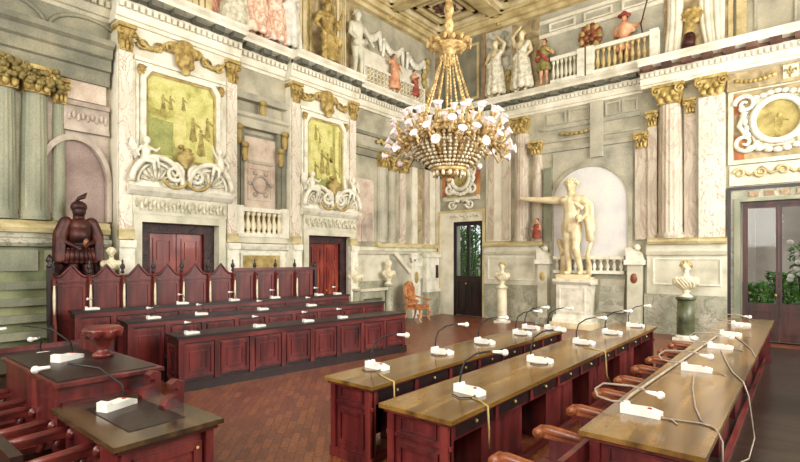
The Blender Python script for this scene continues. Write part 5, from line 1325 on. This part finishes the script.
place(AR, (6.2, -13.46, 0), PI / 2, 'red wooden scroll-arm chair in the lower left corner, nearest the small desk', 'armchair', 'red armchairs in the corner')
place(AR, (5.35, -13.5, 0), PI / 2, 'red wooden scroll-arm chair behind the nearest one at the lower left edge', 'armchair', 'red armchairs in the corner')
place(AR, (4.5, -13.45, 0), PI / 2, 'red wooden scroll-arm chair farthest back at the left edge, beside the dark table', 'armchair', 'red armchairs in the corner')

# ---------------------------------------------------------------- near desks at the left
def framed(fr, u0, u1, z0, z1, w_, d): return MB(fr).frame(u0, u1, z0, z1, w_, d, d + .018).frame(u0 + w_ + .05, u1 - w_ - .05, z0 + w_ + .05, z1 - w_ - .05, .02, d, d + .012)
dk = thing('council_desk', 'small red wooden desk with dark glossy top in the lower left foreground', 'desk', (6.4, -12.9, 0))
MB().box(5.72, 6.98, -13.3, -12.54, .765, .8).build('desktop', 'desk_top', dk); MB().box(5.74, 6.95, -13.27, -12.57, .73, .765).build('top_molding', 'wood_h', dk)
MB().box(5.8, 6.9, -13.22, -12.62, .0, .73).build('carcass', 'wood', dk)
def XR(p): return Vector((6.9 + p[1], p[0], p[2]))
framed(XR, -13.16, -12.68, .12, .66, .06, 0).build('end_panel_molding', 'wood', dk)
for y in (-13.24, -12.66): MB().box(6.88, 6.94, y, y + .06, 0, .73).build('corner_stile', 'wood', dk)
MB().ell((6.93, -12.72, .62), (.012, .012, .012), 8).build('brass_stud', 'gold', dk)
MB().box(5.95, 6.75, -13.12, -12.72, .8, .806).build('leather_inset', 'wood_dark', dk)
d2 = thing('raised_desk', 'higher red wooden desk with a moulded cap behind the small glossy desk', 'desk', (5.0, -12.85, 0))
MB().box(4.1, 5.7, -13.25, -12.5, 0, .96).build('carcass', 'wood', d2); MB().box(4.06, 5.76, -13.28, -12.42, .96, .99).build('cap_molding', 'wood', d2)
MB().box(4.1, 5.68, -13.24, -12.46, .99, 1.0).build('desk_surface', 'wood_dark', d2)
MB(lambda p: Vector((5.7 + p[1], p[0], p[2]))).box(-13.22, -12.54, 0, .025, .8, .83).build('apron_bead', 'wood_h', d2)
MB().box(4.15, 4.75, -12.6, -12.48, 1.0, 1.16).build('book_rest', 'wood', d2)
cb = MB().lathe((4.85, -12.62, 1.0), [(.09, 0), (.1, .03), (.05, .06), (.06, .11), (.1, .17), (.17, .24), (.19, .28), (.15, .31), (.02, .31)], 16)
for q in range(8): cb.ell((4.85 + .15 * math.cos(q * PI / 4), -12.62 + .15 * math.sin(q * PI / 4), 1.25), (.045, .045, .06), 8)
tag(cb.build('carved_finial', 'wood_red_arm', remesh=.014, smooth_it=1), 'carved reddish scroll finial standing on the raised desk at the left', 'finial')
for x, y, lab in ((6.4, -12.64, 'red scroll bracket standing at the far edge of the small glossy desk'), (5.95, -12.62, 'smaller red scroll bracket beside the raised desk')):
    def XB(p, x=x, y=y): return Vector((x + p[1], y + p[0], .8 + p[2]))
    b = MB(XB).prism([(.06, 0), (.06, .2), (.0, .22), (-.04, .19), (-.03, .15), (.01, .15), (.0, .1), (-.06, .08), (-.1, .03), (-.09, 0)], -.05, .05)
    tag(b.build('scroll_bracket', 'wood'), lab, 'bracket', 'red scroll brackets')
d3 = thing('dark_table', 'dark glossy table behind the raised desk at the left edge', 'table', (3.3, -12.6, 0))
MB().box(2.5, 3.95, -13.3, -12.1, .76, .8).build('tabletop', 'wood_dark', d3); MB().box(2.6, 3.85, -13.2, -12.2, 0, .76).build('carcass', 'wood_dark', d3)
MB().box(2.5, 2.56, -13.3, -12.1, .8, .86).build('back_ledge', 'wood', d3)
ml = mic('desk_microphone', [(-.02, .08, .05), (-.05, .08, .16), (-.2, .0, .3), (-.42, -.1, .34)], (-.62, -.22, .3), (-.8, -.4, -.15), 'mic_dark', None)
place(ml, (6.1, -12.95, .806), .35, 'white desk microphone with long neck on the small glossy desk at lower left', 'microphone', 'desk microphones')
ml2 = copy_tree(ml); place(ml2, (4.75, -12.9, 1.0), .5, 'white desk microphone on the raised desk behind the small glossy desk', 'microphone', 'desk microphones')
place(MIC_L, (3.2, -12.7, .8), 1.2, 'white desk microphone on the dark table at the left edge', 'microphone', 'desk microphones')

# ---------------------------------------------------------------- red bench rows along the left wall
A7 = -math.radians(7.0)
def desk_row(label, ox, oy, L_, h, npan, group='red bench desks', dep=.46, seat=True):
    t = proto('bench_desk')
    MB().box(-dep - .04, .03, -.03, L_ + .03, h - .04, h).build('desktop', 'wood_dark', t)
    MB().box(-dep, 0, 0, L_, 0, h - .04).build('carcass', 'wood_dark', t)
    MB().box(-.02, .05, -.02, L_ + .02, 0, .14).build('plinth', 'wood_dark', t)
    MB().box(-.02, .025, 0, L_, h - .11, h - .04).build('top_rail', 'wood_h', t)
    def X(p): return Vector((p[1], p[0], p[2]))
    for k in range(npan):
        a = L_ * k / npan; b = L_ * (k + 1) / npan
        p = MB(X).box(a + .05, b - .05, 0, .018, .18, h - .13).build('front_panel', 'wood', t)
        framed(X, a + .06, b - .06, .2, h - .15, .045, .018).build('panel_molding', 'wood', p)
    for k in range(npan + 1):
        a = min(max(L_ * k / npan, .04), L_ - .04); MB(X).box(a - .04, a + .04, 0, .03, .14, h - .11).build('stile', 'wood', t)
    def E(p): return Vector((p[0], -p[1], p[2]))
    framed(E, -dep + .04, -.05, .16, h - .14, .04, 0).build('end_molding', 'wood', t)
    if seat:
        MB().box(-.86, -.52, .05, L_ - .05, .4, .45).build('bench_seat', 'wood_dark', t)
        MB().box(-.84, -.78, .05, L_ - .05, 0, .4).build('seat_support', 'wood_dark', t)
    place(t, (ox, oy, 0), A7, label, 'bench', group)
    return t
def on_row(ox, oy, X, Y):
    c_, s_ = math.cos(A7), math.sin(A7); return (ox + c_ * X - s_ * Y, oy + s_ * X + c_ * Y)
R1 = (3.16, -11.02); R2 = (2.14, -11.33); R3 = (1.3, -11.8)
desk_row('front red panelled bench desk facing the brick floor', R1[0], R1[1], 4.66, .83, 8)
desk_row('middle red bench desk between the front desk and the stall desk', R2[0], R2[1], 5.35, 1.0, 9, dep=.4, seat=False)
desk_row('rear red bench desk directly in front of the tall stalls', R3[0], R3[1], 5.5, 1.14, 10, dep=.32, seat=False)
for (ox, oy), h, ys_, nm_ in ((R1, .83, (.26, 1.39, 2.36, 3.15), 'front red bench desk'), (R2, 1.0, (.43, 1.22, 2.4, 3.5), 'middle red bench desk'), (R3, 1.14, (.28, 1.74, 2.75, 3.66, 4.78, 5.3), 'rear red bench desk')):
    os_ = ['nearest its left end', 'second from its left end', 'third from its left end', 'fourth from its left end', 'fifth from its left end', 'at its far right end']
    for i, y in enumerate(ys_):
        p = on_row(ox, oy, -.16, y)
        mm_ = place(MIC_L, (p[0], p[1], h), A7 + rz.uniform(-.3, .3), 'small white microphone on the %s, %s' % (nm_, os_[i]), 'microphone', 'desk microphones'); mm_.scale = (.75, .75, .75)

# tall stalls: six gabled, four flat topped
def stall(gabled):
    t = proto('council_stall'); W = .52 if gabled else .497
    def X(p): return Vector((p[1], p[0], p[2]))
    top = [(0, 1.68), (.04, 1.7), (.1, 1.69), (W * .32, 1.76), (W / 2, 1.88), (W * .68, 1.76), (W - .1, 1.69), (W - .04, 1.7), (W, 1.68)] if gabled else [(0, 1.76), (W, 1.76)]
    MB(X).prism([(W, .5), (0, .5)] + top, -.04, 0).build('backrest', 'wood', t)
    if gabled:
        MB(X).tube(at_d([(0.01, 1.67)] + [(.1, 1.69), (W * .32, 1.76), (W / 2, 1.88), (W * .68, 1.76), (W - .1, 1.69), (W - .01, 1.67)], 0), .024, 7).build('gable_molding', 'wood', t)
        MB(X).box(.05, W - .05, 0, .03, 1.58, 1.62).build('back_rail', 'wood_h', t)
    else:
        MB(X).box(0, W, -.05, .04, 1.72, 1.79).build('top_rail', 'wood_h', t)
    MB(X).frame(.06, W - .06, .95, 1.54 if gabled else 1.66, .04, 0, .02).build('back_molding', 'wood', t)
    MB().box(0, .22, 0.02, W - .02, .42, .47).build('seat', 'wood_dark', t)
    w_ = MB(lambda p: Vector((p[0], p[1], p[2])))
    pr = [(0, .3), (.22, .3), (.22, .85), (.17, .95), (.12, 1.08), (.09, 1.3), (.1, 1.62), (0, 1.7)]
    vs = [(x, -.02, z) for x, z in pr] + [(x, .02, z) for x, z in pr]; k = len(pr)
    w_.add(vs, [tuple(range(k)), tuple(range(k, 2 * k))] + [(i, (i + 1) % k, k + (i + 1) % k, k + i) for i in range(k)])
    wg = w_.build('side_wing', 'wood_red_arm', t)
    MB().tube([(.125, 0, 1.06), (.1, 0, 1.2), (.098, 0, 1.36), (.108, 0, 1.54)], [.012, .02, .022, .012], 8).build('highlight_strip', 'bust', wg)  # cream strip imitates the gloss highlight along the wing edge
    MB().lathe((-.01, 0, 1.72), [(.02, 0), (.035, .03), (.015, .06), (.045, .11), (.035, .15), (.012, .19), (.02, .22), (.005, .26)], 9).build('finial', 'wood_dark', t)
    return t
S0 = (.66, -12.05)
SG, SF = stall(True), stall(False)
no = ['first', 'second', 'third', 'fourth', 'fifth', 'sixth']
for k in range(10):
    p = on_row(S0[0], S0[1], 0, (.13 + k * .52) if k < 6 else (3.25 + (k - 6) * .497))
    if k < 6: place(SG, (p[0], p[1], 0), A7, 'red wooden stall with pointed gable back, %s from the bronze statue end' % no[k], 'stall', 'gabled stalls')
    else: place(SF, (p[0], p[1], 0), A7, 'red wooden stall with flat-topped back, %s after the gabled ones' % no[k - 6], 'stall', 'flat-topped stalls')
for k, lab in ((0, 'tall dark end post with finial closing the stalls at the bronze statue end'), (10, 'dark end post closing the stalls beside the second red door')):
    p = on_row(S0[0], S0[1], 0, .08 if k == 0 else 5.28)
    e = thing('stall_end', lab, 'post', (p[0], p[1], 0), None, A7); WLOC[e.name] = Vector((0, 0, 0))
    MB().box(-.06, .22, -.03, .03, 0, .9).box(-.06, .06, -.035, .035, .9, 1.84 if k == 0 else 1.7).build('end_board', 'wood_dark', e)
    MB().lathe((0, 0, 1.84 if k == 0 else 1.7), [(.04, 0), (.05, .03), (.02, .06), (.06, .12), (.04, .17), (.01, .22)], 10).build('finial', 'wood_dark', e)

# ---------------------------------------------------------------- carved gilt chair by the wall
gc = proto('carved_chair')
MB().box(-.27, .25, -.28, .28, .44, .52).build('seat', 'upholstery', gc)
MB().box(-.28, .26, -.3, .3, .4, .45).build('seat_rail', 'gilt_wood', gc)
bk = MB(lambda p: Vector((-.26 - .12 * (p[2] - .5), p[0], p[2])) + Vector((p[1], 0, 0)))
bk.ring([(-.27, .5), (.27, .5), (.29, 1.05), (.2, 1.2), (0, 1.27), (-.2, 1.2), (-.29, 1.05)], [(-.19, .58), (.19, .58), (.2, 1.02), (.13, 1.12), (0, 1.17), (-.13, 1.12), (-.2, 1.02)], -.03, .03)
bk.build('back_frame', 'gilt_wood', gc)
MB(lambda p: Vector((-.26 - .12 * (p[2] - .5), p[0], p[2])) + Vector((p[1], 0, 0))).prism([(-.19, .58), (.19, .58), (.2, 1.02), (.13, 1.12), (0, 1.17), (-.13, 1.12), (-.2, 1.02)], -.01, .02).build('back_upholstery', 'upholstery', gc)
for sg in (-1, 1):
    MB().tube([(-.28, sg * .29, .78), (-.1, sg * .33, .74), (.1, sg * .34, .72), (.2, sg * .33, .7), (.22, sg * .33, .64)], [.024, .028, .03, .034, .03], 8).build('armrest', 'gilt_wood', gc)
    MB().tube([(.12, sg * .32, .7), (.16, sg * .3, .58), (.1, sg * .29, .46)], .024, 8).build('arm_support', 'gilt_wood', gc)
    MB().tube([(.22, sg * .26, .42), (.28, sg * .28, .3), (.22, sg * .27, .12), (.3, sg * .28, .02)], [.045, .04, .026, .03], 8).build('leg', 'gilt_wood', gc)
    MB().tube([(-.24, sg * .26, .42), (-.26, sg * .27, .2), (-.34, sg * .28, .02)], [.04, .03, .026], 8).build('leg', 'gilt_wood', gc)
MB().tube([(.2, -.26, .16), (-.02, 0, .2), (.2, .26, .16)], .02, 7).build('stretcher', 'gilt_wood', gc)
place(gc, (.95, -2.3, 0), .1, 'carved orange-gilt armchair standing near the room corner by the stair parapet', 'armchair')

pf = MB().box(8.55, 13.4, -11.6, -.9, 0, .025).build('floor_boards', 'dais'); pf['kind'] = 'structure'

# ---------------------------------------------------------------- garden behind the glass doors
struct(MB().box(-3, 14, .4, 8, -.2, -.04), 'ground', 'gravel')
gw = MB().box(-3.5, 4.4, 7.0, 7.3, -.1, 2.2); tag(gw.build('garden_wall', 'garden_wall'), 'low pale garden wall beyond the far garden door', 'wall')
gw = MB().box(7.0, 14, 5.0, 5.3, -.1, 6.5); gw.box(8.9, 9.1, 4.86, 5.0, -.1, 4.4).box(10.4, 10.6, 4.86, 5.0, -.1, 4.4); tag(gw.build('garden_wall', 'garden_wall'), 'tall rose-grey wall behind the right glazed door', 'wall')
def shrub(label, x, y, h, r, n, lm='leaf', flowers=0, group='garden shrubs'):
    t = thing('garden_shrub', label, 'shrub', (x, y, -.04), group); rr_ = random.Random(int(x * 100 + y * 10))
    st_ = MB(); lf = MB()
    for k in range(7):
        a = rr_.uniform(0, 2 * PI); q = rr_.uniform(.3, .8)
        st_.tube([(x, y, -.04), (x + r * q * .5 * math.cos(a), y + r * q * .5 * math.sin(a), h * .5), (x + r * q * math.cos(a), y + r * q * math.sin(a), h * .85)], [.03, .02, .008], 6)
    for k in range(n):
        a = rr_.uniform(0, 2 * PI); q = math.sqrt(rr_.random()); z = h * rr_.uniform(.08, 1.0); rad = r * q * (1.15 - .6 * abs(z / h - .45))
        c_ = Vector((x + rad * math.cos(a), y + rad * math.sin(a), z)); s_ = rr_.uniform(.05, .1)
        R = Matrix.Rotation(rr_.uniform(0, 6), 3, 'Z') @ Matrix.Rotation(rr_.uniform(-1, 1), 3, 'X')
        pts_ = [Vector((0, -s_ * 1.6, 0)), Vector((s_ * .6, 0, .02)), Vector((0, s_ * 1.6, -.02)), Vector((-s_ * .6, 0, .02))]
        lf.add([tuple(c_ + R @ p) for p in pts_], [(0, 1, 2, 3)])
    st_.build('stems', 'wood_dark', t); lf.build('foliage', lm, t)
    if flowers:
        fl = MB()
        for k in range(flowers): fl.ell((x + rr_.uniform(-r, r) * .8, y - r * .5 + rr_.uniform(-.2, .2), h * rr_.uniform(.6, 1.05)), (.08, .08, .07), 7)
        fl.build('blossoms', 'flower', t)
shrub('tall leafy green shrub seen through the left pane of the far garden door', -.75, 2.9, 3.2, .7, 800)
shrub('tall leafy green shrub seen through the right pane of the far garden door', .45, 1.6, 3.4, .6, 800)
shrub('green shrub farther back in the garden beyond the far garden door', -2.2, 5.2, 3.4, 1.0, 800)
shrub('low green fern at the foot of the left pane of the right glazed door', 9.25, 1.5, 1.35, .45, 450)
shrub('green shrub behind the central bar of the right glazed door', 9.85, 2.9, 1.6, .5, 500)
shrub('taller shrub with pale pink blossoms behind the right pane of the right glazed door', 10.35, 1.7, 2.4, .4, 300, flowers=16)

# ---------------------------------------------------------------- light: added fill lamps outside the unseen openings, the chandelier, the sky outside
def area(name, loc, rot, sx, sy, power, col=(1, .965, .895)):
    l = bpy.data.lights.new(name, 'AREA'); l.shape = 'RECTANGLE'; l.size = sx; l.size_y = sy; l.energy = power; l.color = col
    o = bpy.data.objects.new(name, l); COL.objects.link(o); o.location = loc; o.rotation_euler = rot; return o
for i, y in enumerate(FILL_Y): area('added_fill_right', (13.95, y, 5.0), (0, PI / 2, 0), 5.0, 1.5, FILL_R[i])
for i, x in enumerate(FILL_X): area('added_fill_front', (x, -17.45, 5.2), (PI / 2, 0, 0), 1.6, 5.2, FILL_F[i])
pl = bpy.data.lights.new('chandelier_glow', 'POINT'); pl.energy = 70; pl.shadow_soft_size = .25; pl.color = (1, .9, .74)
po = bpy.data.objects.new('chandelier_glow', pl); COL.objects.link(po); po.location = (CXX, CYY, 4.75)
wd = bpy.data.worlds.new('World'); SC.world = wd; wd.use_nodes = True
wd.node_tree.nodes['Background'].inputs[0].default_value = (.9, .95, 1, 1); wd.node_tree.nodes['Background'].inputs[1].default_value = 4.5

# ---------------------------------------------------------------- camera
cd = bpy.data.cameras.new('camera'); cd.sensor_width = 36; cd.lens = 36 * 490 / 800; cd.shift_y = 27 / 800; cd.clip_start = .05
co = bpy.data.objects.new('camera', cd); COL.objects.link(co); co.location = (10.34, -14.53, 2.0); co.rotation_euler = (PI / 2, 0, math.radians(39.6))
SC.camera = co
SC.view_settings.view_transform = 'Standard'; SC.view_settings.look = 'None'; SC.view_settings.gamma = 1.0; SC.view_settings.exposure = EXPO
SC.view_settings.use_curve_mapping = False
SC.cycles.use_denoising = True; SC.cycles.max_bounces = 8; SC.cycles.diffuse_bounces = 4; SC.cycles.sample_clamp_indirect = 6
